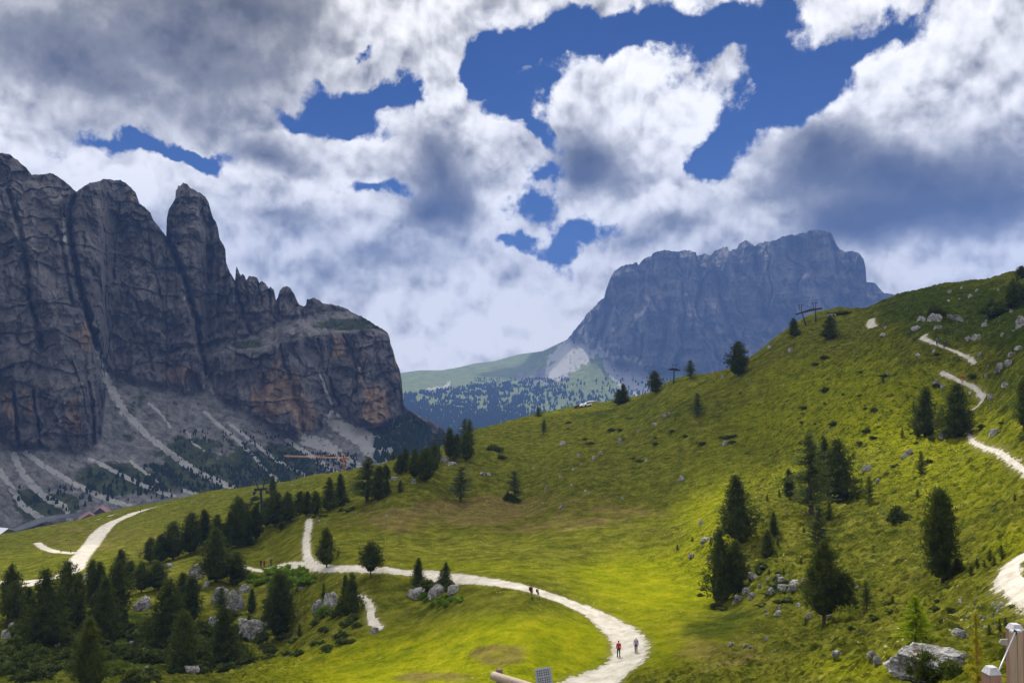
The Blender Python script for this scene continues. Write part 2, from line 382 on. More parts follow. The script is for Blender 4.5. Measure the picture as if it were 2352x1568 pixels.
def terrain():
    ca = np.concatenate([np.linspace(R(-80), R(-33.5), 24)[:-1], np.linspace(R(-33.5), R(33.5), 1150), np.linspace(R(33.5), R(80), 24)[1:]])
    cr = np.concatenate([np.exp(np.linspace(math.log(0.9), math.log(22), 60))[:-1], np.exp(np.linspace(math.log(22), math.log(700), 1050))])
    A, RR = np.meshgrid(ca, cr, indexing='xy')          # rows = r
    T = bil(CT, A, np.log(RR))
    X = RR * np.sin(A); Y = RR * np.cos(A); Z = RR * T
    px, py = to_px(X, Y, Z)
    rz = rough_zone(px, py)
    dpath = np.full(X.shape, 50.0)
    for nm, P in PATH_W:
        S = P[::3]
        bx = (X > S[:, 0].min() - 8) & (X < S[:, 0].max() + 8) & (Y > S[:, 1].min() - 8) & (Y < S[:, 1].max() + 8)
        xx, yy = X[bx], Y[bx]; d = np.full(xx.shape, 1e9)
        for (ax, ay, aw), (cx, cy, cw) in zip(S[:-1], S[1:]):
            ex, ey = cx - ax, cy - ay; tt = np.clip(((xx - ax) * ex + (yy - ay) * ey) / (ex * ex + ey * ey + 1e-9), 0, 1)
            d = np.minimum(d, np.hypot(xx - ax - tt * ex, yy - ay - tt * ey) - (aw + (cw - aw) * tt) / 2)
        dpath[bx] = np.minimum(dpath[bx], d)
    calm = sstep(dpath, -0.2, 2.5)
    far = sstep(RR, 8, 30)
    hum = fbm(X / 26, Y / 26, oct=2) * 1.9 * sstep(RR, 60, 130) + ridged(X / 60 + 5, Y / 38, oct=2) * 1.3 * sstep(RR, 170, 260)
    tus = (fbm(X / 4.2, Y / 4.2, oct=2) * 0.55 + np.maximum(0, fbm(X / 1.3 + 9, Y / 1.3, oct=2)) * 0.65)
    fine = fbm(X / 0.6, Y / 0.6, oct=2) * 0.16
    Z2 = Z + far * (hum * (0.35 + 0.65 * calm) * (0.35 + 0.65 * rz) + calm * (tus * rz * 0.95 + fine * (0.5 + rz)))
    V = np.stack([X, Y, Z2], -1).reshape(-1, 3)
    return ca, cr, X, Y, Z2, rz, dpath, tus, px, py
ca_, cr_, GX, GY, GZ, GRZ, GD, GTUS, GPX, GPY = terrain()
LR = np.log(cr_)
def ground_z(x, y):
    a = np.arctan2(x, y); r = np.hypot(x, y)
    i = np.interp(a, ca_, np.arange(len(ca_))); j = np.interp(r, cr_, np.arange(len(cr_)))
    i0 = np.minimum(np.asarray(i).astype(int), len(ca_) - 2); j0 = np.minimum(np.asarray(j).astype(int), len(cr_) - 2)
    fi = i - i0; fj = j - j0
    return (GZ[j0, i0] * (1 - fi) * (1 - fj) + GZ[j0, i0 + 1] * fi * (1 - fj) + GZ[j0 + 1, i0] * (1 - fi) * fj + GZ[j0 + 1, i0 + 1] * fi * fj)
def hit(px, py):
    """ground point seen at a pixel, as x, y, z, horizontal distance"""
    a, t = ray(px, py); a = float(a); t = float(t)
    i = np.interp(a, ca_, np.arange(len(ca_))); i0 = int(i); f = i - i0
    T = (GZ[:, i0] * (1 - f) + GZ[:, min(i0 + 1, len(ca_) - 1)] * f) / cr_
    ok = cr_ > 14
    k = np.nonzero((T >= t) & ok)[0]
    if len(k):
        j = k[0]; t0, t1 = T[j - 1], T[j]
        r = cr_[j - 1] + (cr_[j] - cr_[j - 1]) * np.clip((t - t0) / (t1 - t0 + 1e-9), 0, 1)
    else:
        j = np.argmax(np.where(ok, T, -9)); r = cr_[j]
    x, y = r * math.sin(a), r * math.cos(a)
    return x, y, float(ground_z(x, y)), float(r)

def blob_px(px, py, cx, cy, rx, ry):
    return sstep(-np.hypot((px - cx) / rx, (py - cy) / ry), -1.0, -0.25)
def gravel_colour(t, g):
    c = t.ramp(t.noise(g, 0.6, 7, 0.72), [(0.3, (0.33, 0.29, 0.22)), (0.5, (0.52, 0.48, 0.40)), (0.72, (0.68, 0.65, 0.58))])
    c = t.mix(t.ss(t.noise(g, 5, 4, 0.75), 0.54, 0.68), c, (0.36, 0.32, 0.25))
    return t.mix(t.math('MULTIPLY', t.ss(t.noise(g, 2.1, 5, 0.7), 0.60, 0.72), 0.8), c, (0.74, 0.73, 0.69))
def meadow_material():
    m, t, b = material('alpine_turf', 1.0, 0.0)
    pathd = t.attr('pathd')
    g = t.node('ShaderNodeNewGeometry').outputs['Position']
    lush, dry, dark, bare = t.attr('lush'), t.attr('dry'), t.attr('dark'), t.attr('bare')
    n1 = t.noise(g, 0.035, 6, 0.62); n2 = t.noise(g, 0.35, 6, 0.68); n3 = t.noise(g, 2.2, 4, 0.65)
    n4 = t.noise(t.scale(g, (1, 1, 2)), 0.11, 5, 0.6)
    olive = t.ramp(n2, [(0.30, (0.040, 0.046, 0.005)), (0.45, (0.090, 0.098, 0.009)), (0.57, (0.140, 0.145, 0.014)), (0.72, (0.22, 0.205, 0.038))])
    vivid = t.ramp(n2, [(0.28, (0.12, 0.155, 0.003)), (0.50, (0.225, 0.245, 0.004)), (0.72, (0.35, 0.33, 0.010))])
    straw = t.ramp(n2, [(0.30, (0.12, 0.085, 0.028)), (0.50, (0.19, 0.135, 0.05)), (0.70, (0.25, 0.22, 0.05))])
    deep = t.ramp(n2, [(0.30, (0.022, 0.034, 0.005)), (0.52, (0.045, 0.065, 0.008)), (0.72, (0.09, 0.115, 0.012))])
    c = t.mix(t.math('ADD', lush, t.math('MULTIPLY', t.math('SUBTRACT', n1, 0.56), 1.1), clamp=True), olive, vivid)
    c = t.mix(t.math('MULTIPLY', t.ss(t.math('ADD', dry, t.math('MULTIPLY', t.math('SUBTRACT', n4, 0.5), 1.6)), 0.35, 0.75), 0.75), c, straw)
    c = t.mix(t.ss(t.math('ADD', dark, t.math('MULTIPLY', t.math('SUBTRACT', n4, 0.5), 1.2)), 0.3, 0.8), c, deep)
    # low dwarf shrub mats: dark clumps a metre or two across
    vor = t.node('ShaderNodeTexVoronoi', {'Vector': t.vmath('ADD', g, t.vmath('SCALE', t.node('ShaderNodeTexNoise', {'Scale': 0.9, 'Detail': 4.0, 'Vector': g}).outputs['Color'], s=1.6)), 'Scale': 0.42, 'Randomness': 1.0}, feature='F1').outputs['Distance']
    clump = t.math('MULTIPLY', t.ss(vor, 0.42, 0.18), t.ss(t.noise(g, 0.09, 3, 0.6), 0.48, 0.62))
    c = t.mix(t.math('MULTIPLY', clump, t.attr('rough')), c, (0.030, 0.040, 0.010))
    # limestone chips and bare soil
    chip = t.math('MULTIPLY', t.ss(t.noise(g, 1.5, 3, 0.7), 0.66, 0.72), t.ss(t.math('ADD', bare, t.math('MULTIPLY', t.math('SUBTRACT', t.noise(g, 0.12, 3, 0.6), 0.5), 1.4)), 0.25, 0.7))
    c = t.mix(chip, c, (0.38, 0.36, 0.31))
    c = t.mix(t.math('MULTIPLY', t.ss(n3, 0.58, 0.70), 0.35), c, t.mix(0.5, c, (0.30, 0.30, 0.05)))
    c = t.mix(t.math('MULTIPLY', t.math('MULTIPLY', t.ss(n3, 0.50, 0.36), 0.65), t.math('MULTIPLY_ADD', t.attr('rough'), .7, .3)), c, (0.022, 0.028, 0.005))
    n5 = t.noise(t.scale(g, (1, 1, .6)), 0.8, 5, 0.75)
    c = t.mix(t.math('MULTIPLY', t.math('MULTIPLY', t.ss(n5, 0.52, 0.38), 0.8), t.math('MULTIPLY_ADD', t.attr('rough'), .9, .08)), c, (0.024, 0.030, 0.004))
    c = t.mix(t.math('MULTIPLY', t.ss(n5, 0.58, 0.72), t.math('MULTIPLY_ADD', t.attr('rough'), .4, .1)), c, (0.27, 0.26, 0.06))
    fl = t.node('ShaderNodeTexVoronoi', {'Vector': g, 'Scale': 1.1}, feature='F1').outputs['Distance']
    c = t.mix(t.math('MULTIPLY', t.math('MULTIPLY', t.ss(fl, 0.16, 0.08), t.ss(t.noise(g, 0.05, 4, 0.6), 0.48, 0.60)), 0.7), c, (0.55, 0.50, 0.22))
    c = t.mix(t.math('MULTIPLY', t.ss(t.noise(t.scale(g, (1, .5, 1)), 0.09, 7, 0.7), 0.60, 0.74), 0.45), c, (0.17, 0.12, 0.06))
    # worn gravel verge: grass creeps in, stones spill out
    ed = t.math('ADD', pathd, t.math('MULTIPLY', t.math('SUBTRACT', t.noise(g, 0.8, 8, 0.75), 0.5), 3.4))
    c = t.mix(t.math('MULTIPLY', t.ss(ed, 0.9, 0.1), 0.5), c, (0.20, 0.18, 0.06))
    c = t.mix(t.ss(ed, 0.12, -0.12), c, gravel_colour(t, g))
    t.l.new(c, b.inputs['Base Color'])
    bp = t.node('ShaderNodeBump', {'Strength': 0.9, 'Distance': 0.5, 'Height': t.math('ADD', t.noise(g, 1.1, 6, 0.72), t.math('MULTIPLY', n2, 0.8))})
    t.l.new(bp.outputs[0], b.inputs['Normal'])
    return m
MEADOW = meadow_material()
def bl(*a): return blob_px(GPX, GPY, *a)
lush = np.clip(bl(1500,1340,280,120) * 1.1 + bl(1640,1200,130,130) * .7 + bl(1100,1500,420,120) * .9 + bl(1380,1480,380,110) * .8 + bl(900,1535,600,80) * .9 + bl(1100,1310,380,45) * .4 + bl(2000,930,460,150) * .8 + bl(1750,1060,260,130) * .35  # lush turf; right slope blobs also paint sunlight as brighter grass
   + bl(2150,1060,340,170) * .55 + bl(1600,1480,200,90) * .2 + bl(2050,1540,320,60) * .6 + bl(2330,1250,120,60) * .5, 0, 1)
dry = np.clip(bl(1150,1500,120,45) * 1.0 + bl(1000,1550,160,25) * .8 + bl(1300,1180,420,90) * .55 + bl(1000,1180,260,70) * .5 + bl(250,1240,330,80) * .45 + bl(1650,1500,220,80) * .5 + bl(2150,1250,300,150) * .25 + bl(2100,1500,120,30) * .5 + bl(2080,1420,220,60) * .35 + bl(850,1210,200,50) * .3, 0, 1)
dark = np.clip(bl(2250,720,420,110) * 1.0 + bl(2352,880,150,180) * .6 + bl(250,1480,420,170) * .75 + bl(1650,1430,160,70) * .55 + bl(1750,1330,120,60) * .3 + bl(1450,950,330,60) * .5 + bl(750,1130,300,60) * .45 + bl(500,1150,200,40) * .3 + bl(650,1350,150,50) * .4 + bl(2100,1130,260,90) * .15, 0, 1)  # deep green turf; top right blob also paints shade into the colour
bare = np.clip(bl(2330,1420,200,120) * 1.0 + bl(1760,1330,150,70) * .7 + bl(950,1160,260,50) * .55 + bl(2200,860,200,120) * .4 + bl(1300,1100,300,100) * .15 + bl(1120,1150,120,40) * .3, 0, 1)
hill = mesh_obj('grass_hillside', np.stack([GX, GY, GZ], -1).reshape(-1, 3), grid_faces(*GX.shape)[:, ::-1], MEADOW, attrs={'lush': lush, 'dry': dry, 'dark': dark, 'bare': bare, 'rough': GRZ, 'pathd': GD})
prop(hill, kind='structure')

def gravel_material():
    m, t, b = material('pale_gravel', 0.95, 0.1)
    g = t.node('ShaderNodeNewGeometry').outputs['Position']
    c = gravel_colour(t, g)
    t.l.new(c, b.inputs['Base Color'])
    t.l.new(t.node('ShaderNodeBump', {'Strength': 0.4, 'Distance': 0.05, 'Height': t.noise(g, 6, 5, 0.7)}).outputs[0], b.inputs['Normal'])
    return m
GRAVEL = gravel_material()
PATHNAME = {'wide': 'gravel_path', 'fork': 'side_path', 'track': 'worn_track', 'bend': 'gravel_path', 'upper': 'hill_path', 'zigzag': 'hill_path', 'switchback': 'hill_path', 'trace': 'hill_path', 'valley': 'valley_path'}
def lay_path(nm, P, sub=9):
    n = len(P); d = np.gradient(P[:, :2], axis=0); d /= np.linalg.norm(d, axis=1)[:, None] + 1e-9
    N = np.stack([-d[:, 1], d[:, 0]], 1)
    s = np.concatenate([[0], np.cumsum(np.hypot(*np.diff(P[:, :2], axis=0).T))])
    edgeL = 1 + 0.13 * fbm(s / 3, s * 0 + 3, oct=4); edgeR = 1 + 0.10 * fbm(s / 3, s * 0 + 8, oct=4)
    if nm != 'wide' and nm != 'bend': edgeL = 1 + 0.3 * fbm(s / 2.3, s * 0 + 3, oct=3); edgeR = 1 + 0.3 * fbm(s / 2.3, s * 0 + 8, oct=3)
    if nm == 'wide':   # worn tongues on the inner side of the bend
        tong = np.maximum(0, fbm(s / 2.8, s * 0 + 21, oct=2)) * 1.6 * sstep(-s, -34, -8) * sstep(s, 0, 6)
        edgeL = edgeL + 0 * tong
    u = np.linspace(-1, 1, sub)
    W = P[:, 2:3] / 2 * .80 * np.where(u[None] > 0, edgeL[:, None], edgeR[:, None]) * u[None]
    X = P[:, 0:1] + N[:, 0:1] * W; Y = P[:, 1:2] + N[:, 1:2] * W
    Z = ground_z(X, Y) + 0.10 * 0 + 0.03
    Z[:, 0] -= 0.03; Z[:, -1] -= 0.03
    o = mesh_obj(PATHNAME[nm], np.stack([X, Y, Z], -1).reshape(-1, 3), grid_faces(n, sub), GRAVEL)
    prop(o, kind='structure')
for nm, P in PATH_W: lay_path(nm, P)
def facets(x, y, z, seed=0, tilt=1.0):
    """blocky rock: every Voronoi cell is its own tilted plane; returns offset and edge closeness"""
    shp = x.shape; x = x.ravel().astype(np.float32); y = y.ravel().astype(np.float32); z = z.ravel().astype(np.float32)
    xi, yi, zi = np.floor(x).astype(np.int32), np.floor(y).astype(np.int32), np.floor(z).astype(np.int32)
    tab = np.random.RandomState(50 + seed).uniform(0, 1, (256, 6)).astype(np.float32)
    d1 = np.full(x.shape, 9e9, np.float32); d2 = d1.copy(); val = np.zeros_like(x)
    for i in (-1, 0, 1):
        for j in (-1, 0, 1):
            for k in (-1, 0, 1):
                h = _perm[_perm[_perm[(xi + i) & 255] + ((yi + j) & 255)] + ((zi + k) & 255)]; q = tab[h]
                dx = x - (xi + i + q[:, 0]); dy = y - (yi + j + q[:, 1]); dz = z - (zi + k + q[:, 2]); d = dx * dx + dy * dy + dz * dz
                m = d < d1; d2 = np.where(m, d1, np.minimum(d2, d)); d1 = np.where(m, d, d1)
                v = (q[:, 3] - .5) * 1.2 + tilt * ((q[:, 4] - .5) * 2.2 * dx + (q[:, 5] - .5) * 1.6 * dz); val = np.where(m, v, val)
    return val.reshape(shp), (np.sqrt(d2) - np.sqrt(d1)).reshape(shp)
# ------------------------------------------------------------------ mountains: real distance by slope, per column
def pl(x, pts):
    p = np.array(pts, float); return np.interp(x, p[:, 0], p[:, 1])
def massif(xs, yb, yt, r0, nrow, slope_fn, rough_fn, back):
    """xs columns; yb/yt bottom and skyline rows. Walk up every column: gentle ground runs away from the viewer, cliffs climb."""
    n = len(xs); v = np.linspace(0, 1, nrow)
    PX = np.repeat(xs[None], nrow, 0); PY = yb[None] + (yt - yb)[None] * v[:, None]
    A, T = ray(PX, PY)
    # walk up a regular picture grid, smooth sideways, then read off the rows wanted
    y0 = int(yb.max()) + 2; y1 = int(yt.min()) - 3; gy = np.arange(y0, y1, -1.0)
    GXp = np.repeat(xs[None], len(gy), 0); GYp = np.repeat(gy[:, None], n, 1)
    _, GT = ray(GXp, GYp); S = slope_fn(GXp, GYp)
    ker = np.array([1, 4, 6, 4, 1], float) / 16
    G = np.zeros_like(GXp); G[0] = r0; r0 = np.broadcast_to(r0, (n,))
    for k in range(1, len(gy)):
        z = G[k - 1] * GT[k - 1]
        G[k] = np.where(gy[k] > yb, r0, np.maximum((S[k] * G[k - 1] - z) / np.maximum(S[k] - GT[k], 0.03), G[k - 1] * 0.9995))
    for _ in range(4):
        Gp = np.pad(G, ((0, 0), (2, 2)), 'edge'); G = sum(ker[i] * Gp[:, i:i + n] for i in range(5))
    fr = np.clip(y0 - PY, 0, len(gy) - 1.001); i0 = fr.astype(int); fr -= i0; cc = np.arange(n)[None]
    Rr = G[i0, cc] * (1 - fr) + G[i0 + 1, cc] * fr
    X = Rr * np.sin(A); Y = Rr * np.cos(A); Z = Rr * T
    Rr = Rr + rough_fn(PX, PY, X, Y, Z, Rr)
    # far side: falls away behind the skyline
    q = np.linspace(0, 1, 11)[1:]; q[0] = .004; q[1] = .03
    Rb = Rr[-1][None] + back * q[:, None] ** 0.8
    zt = Rr[-1] * T[-1]
    Zb = zt[None] - (zt[None] + 260) * (q[:, None] ** 1.3)
    Ab = np.repeat(A[-1][None], 10, 0)
    X = Rr * np.sin(A); Y = Rr * np.cos(A); Z = Rr * T
    X = np.vstack([X, Rb * np.sin(Ab)]); Y = np.vstack([Y, Rb * np.cos(Ab)]); Z = np.vstack([Z, Zb])
    return PX, PY, X, Y, Z, Rr
def pad_rows(a): return np.vstack([a, np.repeat(a[-1][None], 10, 0)])

# --- the near wall with its two towers
SKY1 = [(-260,300),(-100,330),(0,352),(18,353),(30,360),(44,372),(60,385),(73,402),(77,400),(85,401),(98,401),(112,398),(122,399),(140,410),(152,420),(162,428),(175,441),(180,437),(190,430),(205,420),(222,418),(236,412),(250,411),(262,415),(275,413),(287,419),(300,430),(312,443),(316,455),(320,467),(330,474),(345,488),(352,505),(366,522),(381,542),(382,541),(383,500),(388,480),(397,466),(403,455),(403,437),(408,435),(409,425),(413,428),(421,420),(430,423),(437,431),(447,437),(460,443),(472,452),(479,465),(486,490),(490,502),(497,512),(501,525),(504,548),(512,560),(518,573),(517,590),(520,605),(528,625),(540,644),(541,625),(543,613),(549,624),(553,632),(557,628),(562,634),(566,644),(572,634),(580,634),(590,637),(596,650),(601,645),(609,650),(618,664),(621,657),(629,666),(634,690),(638,684),(642,666),(650,659),(658,657),(668,662),(676,676),(684,695),(690,700),(698,705),(703,700),(705,684),(709,688),(720,683),(730,688),(743,697),(760,698),(780,703),(797,709),(812,719),(830,726),(845,735),(862,746),(878,755),(889,762),(895,775),(897,790),(903,805),(910,832),(918,848),(923,876),(925,905),(927,930),(936,940),(950,948),(965,955),(985,966),(1005,976),(1021,988),(1045,1010),(1080,1045)]
CLIFF1 = [(-260,985),(-60,1010),(0,1000),(32,1032),(86,1026),(154,1045),(224,1048),(279,1048),(314,1032),(300,990),(288,968)]
XS1 = np.arange(-260, 1081, 1.6)
YT1 = pl(XS1, SKY1)
YT1 = YT1 + fbm(XS1 / 9, XS1 * 0, oct=3) * 2.2 * (XS1 < 930)
YB1 = pl(XS1, [(-260,1330),(0,1300),(130,1270),(300,1225),(500,1180),(640,1170),(750,1150),(900,1110),(1000,1060),(1080,1060)])
YC1 = pl(XS1, [(-260,985),(-60,1010),(0,1000),(32,1032),(86,1026),(154,1045),(200,1040),(232,1010),(244,900),(250,868),(275,862),(300,872),(352,885),(400,888),(426,904),(455,905),(468,895),(474,868),(482,868),(492,898),(513,920),(577,955),(621,980),(682,1015),(701,1002),(749,983),(765,958),(829,980),(861,983),(903,970),(925,935),(935,950),(1080,1040)])
BLK1 = pl(XS1, [(-260,700),(300,850),(336,836),(369,819),(417,806),(461,812),(500,812),(541,806),(598,803),(634,788),(711,772),(749,765),(813,760),(845,754),(887,762),(895,775),(930,930),(1080,1045)])
UPB1 = pl(XS1, [(-260,700),(300,850),(336,834),(369,815),(417,799),(461,795),(493,785),(576,769),(615,753),(640,737),(680,728),(711,721),(750,714),(800,713),(830,728),(862,748),(887,763),(1080,1100)])
def slope1(px, py):
    yc = np.broadcast_to(YC1, px.shape); bk = np.broadcast_to(BLK1, px.shape); ub = np.broadcast_to(UPB1, px.shape)
    n = fbm(px / 30, py / 30, oct=3) * 9
    talus = 0.66 + 0.08 * fbm(px / 60, py / 40, oct=2)
    cliff = 3.0 + 1.2 * fbm(px / 22, py / 14, oct=3)
    s = np.where(py + n > yc, talus, cliff)
    led = (py + n * .4 < bk) & (py + n * .5 > ub) & (px > 325) & (px < 900)
    s = np.where(led, 0.75, s)
    # upper snowfield shelf on the far left
    s = np.where((py > 412) & (py < 442) & (px < 95), 0.9, s)
    return np.maximum(s, 0.5)
# joints between towers: recessed gullies, px polyline, width px, depth m
GULLY1 = [([(175,441),(162,480),(160,520),(166,560),(180,640),(192,690),(205,740),(224,800),(236,850)], 11, 95), ([(381,542),(392,565),(410,600),(425,640),(438,690),(452,740),(462,800),(474,858)], 10, 80),
          ([(540,645),(548,690),(562,730),(576,766)], 7, 40), ([(20,440),(45,520),(60,600),(72,700),(95,800)], 9, 45), ([(634,690),(640,720)], 5, 25), ([(275,470),(262,560),(262,640)], 4, 22),
          ([(520,640),(500,720),(505,780)], 10, 18), ([(130,520),(150,600),(165,700)], 6, 25), ([(790,770),(806,800),(820,850),(818,900)], 4, 26), ([(640,790),(655,840),(690,930),(695,1000)], 7, 30),
          ([(730,780),(745,850),(780,930)], 5, 18), ([(30,880),(38,980),(48,1040)], 6, 35), ([(77,900),(84,960),(95,1030)], 5, 30), ([(205,880),(215,960),(212,1040)], 7, 35), ([(300,640),(330,760),(350,850)], 6, 14),
          ([(566,650),(572,700)],4,25),([(596,652),(600,700)],4,22),([(618,668),(622,715)],4,22),([(700,706),(690,740)],4,20),([(335,500),(350,600),(372,700),(395,800)],5,16)]
def rough1(px, py, x, y, z, r):
    g = np.zeros_like(px)
    wob = fbm(px / 25, py / 25, oct=3) * 4
    for p, w, d in GULLY1:
        dd = seg_dist(px + wob, py, p); g += d * .62 * np.exp(-(dd / (w * .62)) ** 2) * (.75 + .5 * fbm(px / 18, py / 30, oct=2))
    cliff = 1 - sstep(py - YC1[None], -14, 10)
    led = sstep(-(py - BLK1[None]), -6, 4) * sstep(py - UPB1[None], -6, 4) * (px > 325)
    steep = cliff * (1 - 0.8 * led)
    fl = ridged(x / 95, y / 95 + 2, z / 330, oct=5, gain=0.52)        # vertical pillars
    fl2 = ridged(x / 28 + 7, y / 28, z / 120 + 3, oct=4, gain=0.5)
    cr = fbm(x / 60, y / 60, z / 22, oct=4)                           # bedding
    blk = fbm(x / 14, y / 14, z / 12, oct=3)
    # pseudo diagonal slabs
    dg = ridged((x + z * .6) / 70, y / 70, (z - x * .5) / 110, oct=4)
    out = steep * (-(fl - .6) * 10 - (fl2 - .6) * 5 + cr * 5.5 + blk * 2.5 - (dg - .6) * 9 - (ridged(x / 45 + 3, y / 45, z / 45, oct=4) - .6) * 5)
    tal = (1 - cliff)
    tl = ridged(x / 60, (y + 1.5 * z) / 300, oct=4)
    out += tal * (tl * 6 + fbm(x / 18, y / 18, z / 18, oct=4) * 4.0)
    out += g * cliff + led * fbm(x / 30, y / 30, oct=4) * 9
    wx = x + 14 * fbm(x / 50, z / 50, oct=3); wz = z + 14 * fbm(x / 50 + 9, z / 50, oct=3)
    f1, e1 = facets((wx + wz * .25) / 62, y / 90, wz / 120, 1); f2, e2 = facets((wx - wz * .2) / 24, y / 40, wz / 40, 2); f3, e3 = facets(wx / 9.5, y / 20, wz / 13, 3)
    saw = (wz / 34 + .4 * fbm(x / 90, y / 90, oct=2)) % 1.0
    out += steep * (f1 * 9 + f2 * 7 + f3 * 5.0 + saw * 5)
    out += (tal + led * .5) * (f3 * 1.2)
    return out
PX1, PY1, X1, Y1, Z1, R1 = massif(XS1, YB1, YT1, 760 + 0.28 * (XS1 + 260), 560, slope1, rough1, 500)
def streak(PX, PY, lst, wob=3.0):
    v = np.zeros(PX.shape); wx = fbm(PX / 14, PY / 14, oct=4) * wob * 1.6; wv = fbm(PX / 9 + 4, PY / 9, oct=4)
    for p, w in lst:
        a = np.array(p, float)
        d = seg_dist(PX + wx, PY + wx * .6, a); v = np.maximum(v, sstep(-d, -w * 2.0, w * .1) * np.clip(.75 + .55 * wv, .15, 1))
    return v
SCREE1 = [([(224,802),(228,815),(234,840),(243,866)], 5), ([(243,866),(262,905),(285,945)], 9), ([(285,945),(310,970),(340,1000),(380,1032),(420,1062),(465,1090),(500,1105),(535,1120)], 7), ([(474,856),(482,880),(490,900)], 6),
          ([(478,872),(466,888)], 3), ([(470,945),(490,965),(520,990),(545,1010),(580,1045),(610,1078),(650,1116)], 4), ([(345,928),(365,945),(392,982)], 3), ([(430,992),(445,1018),(470,1036)], 2.5),
          ([(32,1045),(45,1075),(70,1110),(110,1145),(150,1165),(160,1195)], 8), ([(60,1040),(110,1075),(170,1110),(230,1140),(330,1172)], 6), ([(210,1055),(270,1085),(330,1115),(400,1140)], 5), ([(300,1060),(340,1090),(365,1105)], 4),
          ([(420,1125),(470,1140)],4), ([(0,1080),(20,1110),(50,1160),(110,1200)], 7), ([(530,975),(600,1030),(640,1060),(700,1090)], 4),
          ([(765,960),(790,985),(820,1005),(850,1030),(890,1060)], 16), ([(701,1010),(740,1020),(790,1050),(830,1080)], 13), ([(800,985),(850,1005),(890,1030)], 12), ([(660,1010),(720,1050),(780,1090)], 5),  # wide patches at the right foot also paint sunlight as paler scree
          ([(150,506),(150,530),(153,552)], 7), ([(417,672),(421,688)], 3.5), ([(735,860),(750,900),(760,925)], 3)]
sc1 = streak(PX1, PY1, SCREE1)
pale1 = sstep(-PY1, -445, -400) * sstep(-PX1, -105, -60) * sstep(PY1, 405, 420)
green1 = np.clip(blob_px(PX1, PY1, 790, 745, 110, 20) * 1.2 + blob_px(PX1, PY1, 830, 745, 90, 16) * 1.0 + blob_px(PX1, PY1, 570, 792, 60, 16) * .9 + blob_px(PX1, PY1, 880, 995, 60, 25) * .9 + blob_px(PX1, PY1, 960, 1010, 90, 60) * .8
    + blob_px(PX1, PY1, 250, 1100, 120, 50) * .9 + blob_px(PX1, PY1, 100, 1160, 110, 50) * .9 + blob_px(PX1, PY1, 450, 1040, 110, 60) * .6 + blob_px(PX1, PY1, 620, 1070, 150, 70) * .9 + blob_px(PX1, PY1, 300, 930, 60, 40) * .25 + blob_px(PX1, PY1, 500, 1100, 300, 60) * .7, 0, 1)
orange1 = np.clip(.08 + blob_px(PX1, PY1, 640, 900, 110, 110) * .8 + blob_px(PX1, PY1, 860, 930, 55, 70) * 1.3 + blob_px(PX1, PY1, 720, 970, 60, 70) * .9 + blob_px(PX1, PY1, 800, 830, 110, 100) * .45 + blob_px(PX1, PY1, 60, 930, 140, 90) * .5 + blob_px(PX1, PY1, 190, 780, 80, 90) * .4 + blob_px(PX1, PY1, 330, 600, 120, 110) * .3
    + blob_px(PX1, PY1, 440, 760, 60, 110) * .45 + blob_px(PX1, PY1, 410, 860, 60, 50) * .8 + blob_px(PX1, PY1, 500, 470, 60, 130) * .2 + blob_px(PX1, PY1, 270, 450, 90, 60) * .3 + blob_px(PX1, PY1, 190, 960, 100, 90) * .4 + blob_px(PX1, PY1, 915, 860, 30, 120) * .5, 0, 1)
tal1 = sstep(PY1 - YC1[None], -10, 8)
led1 = sstep(-(PY1 - BLK1[None]), -6, 4) * sstep(PY1 - UPB1[None], -6, 4) * (PX1 > 325) * (PX1 < 885)
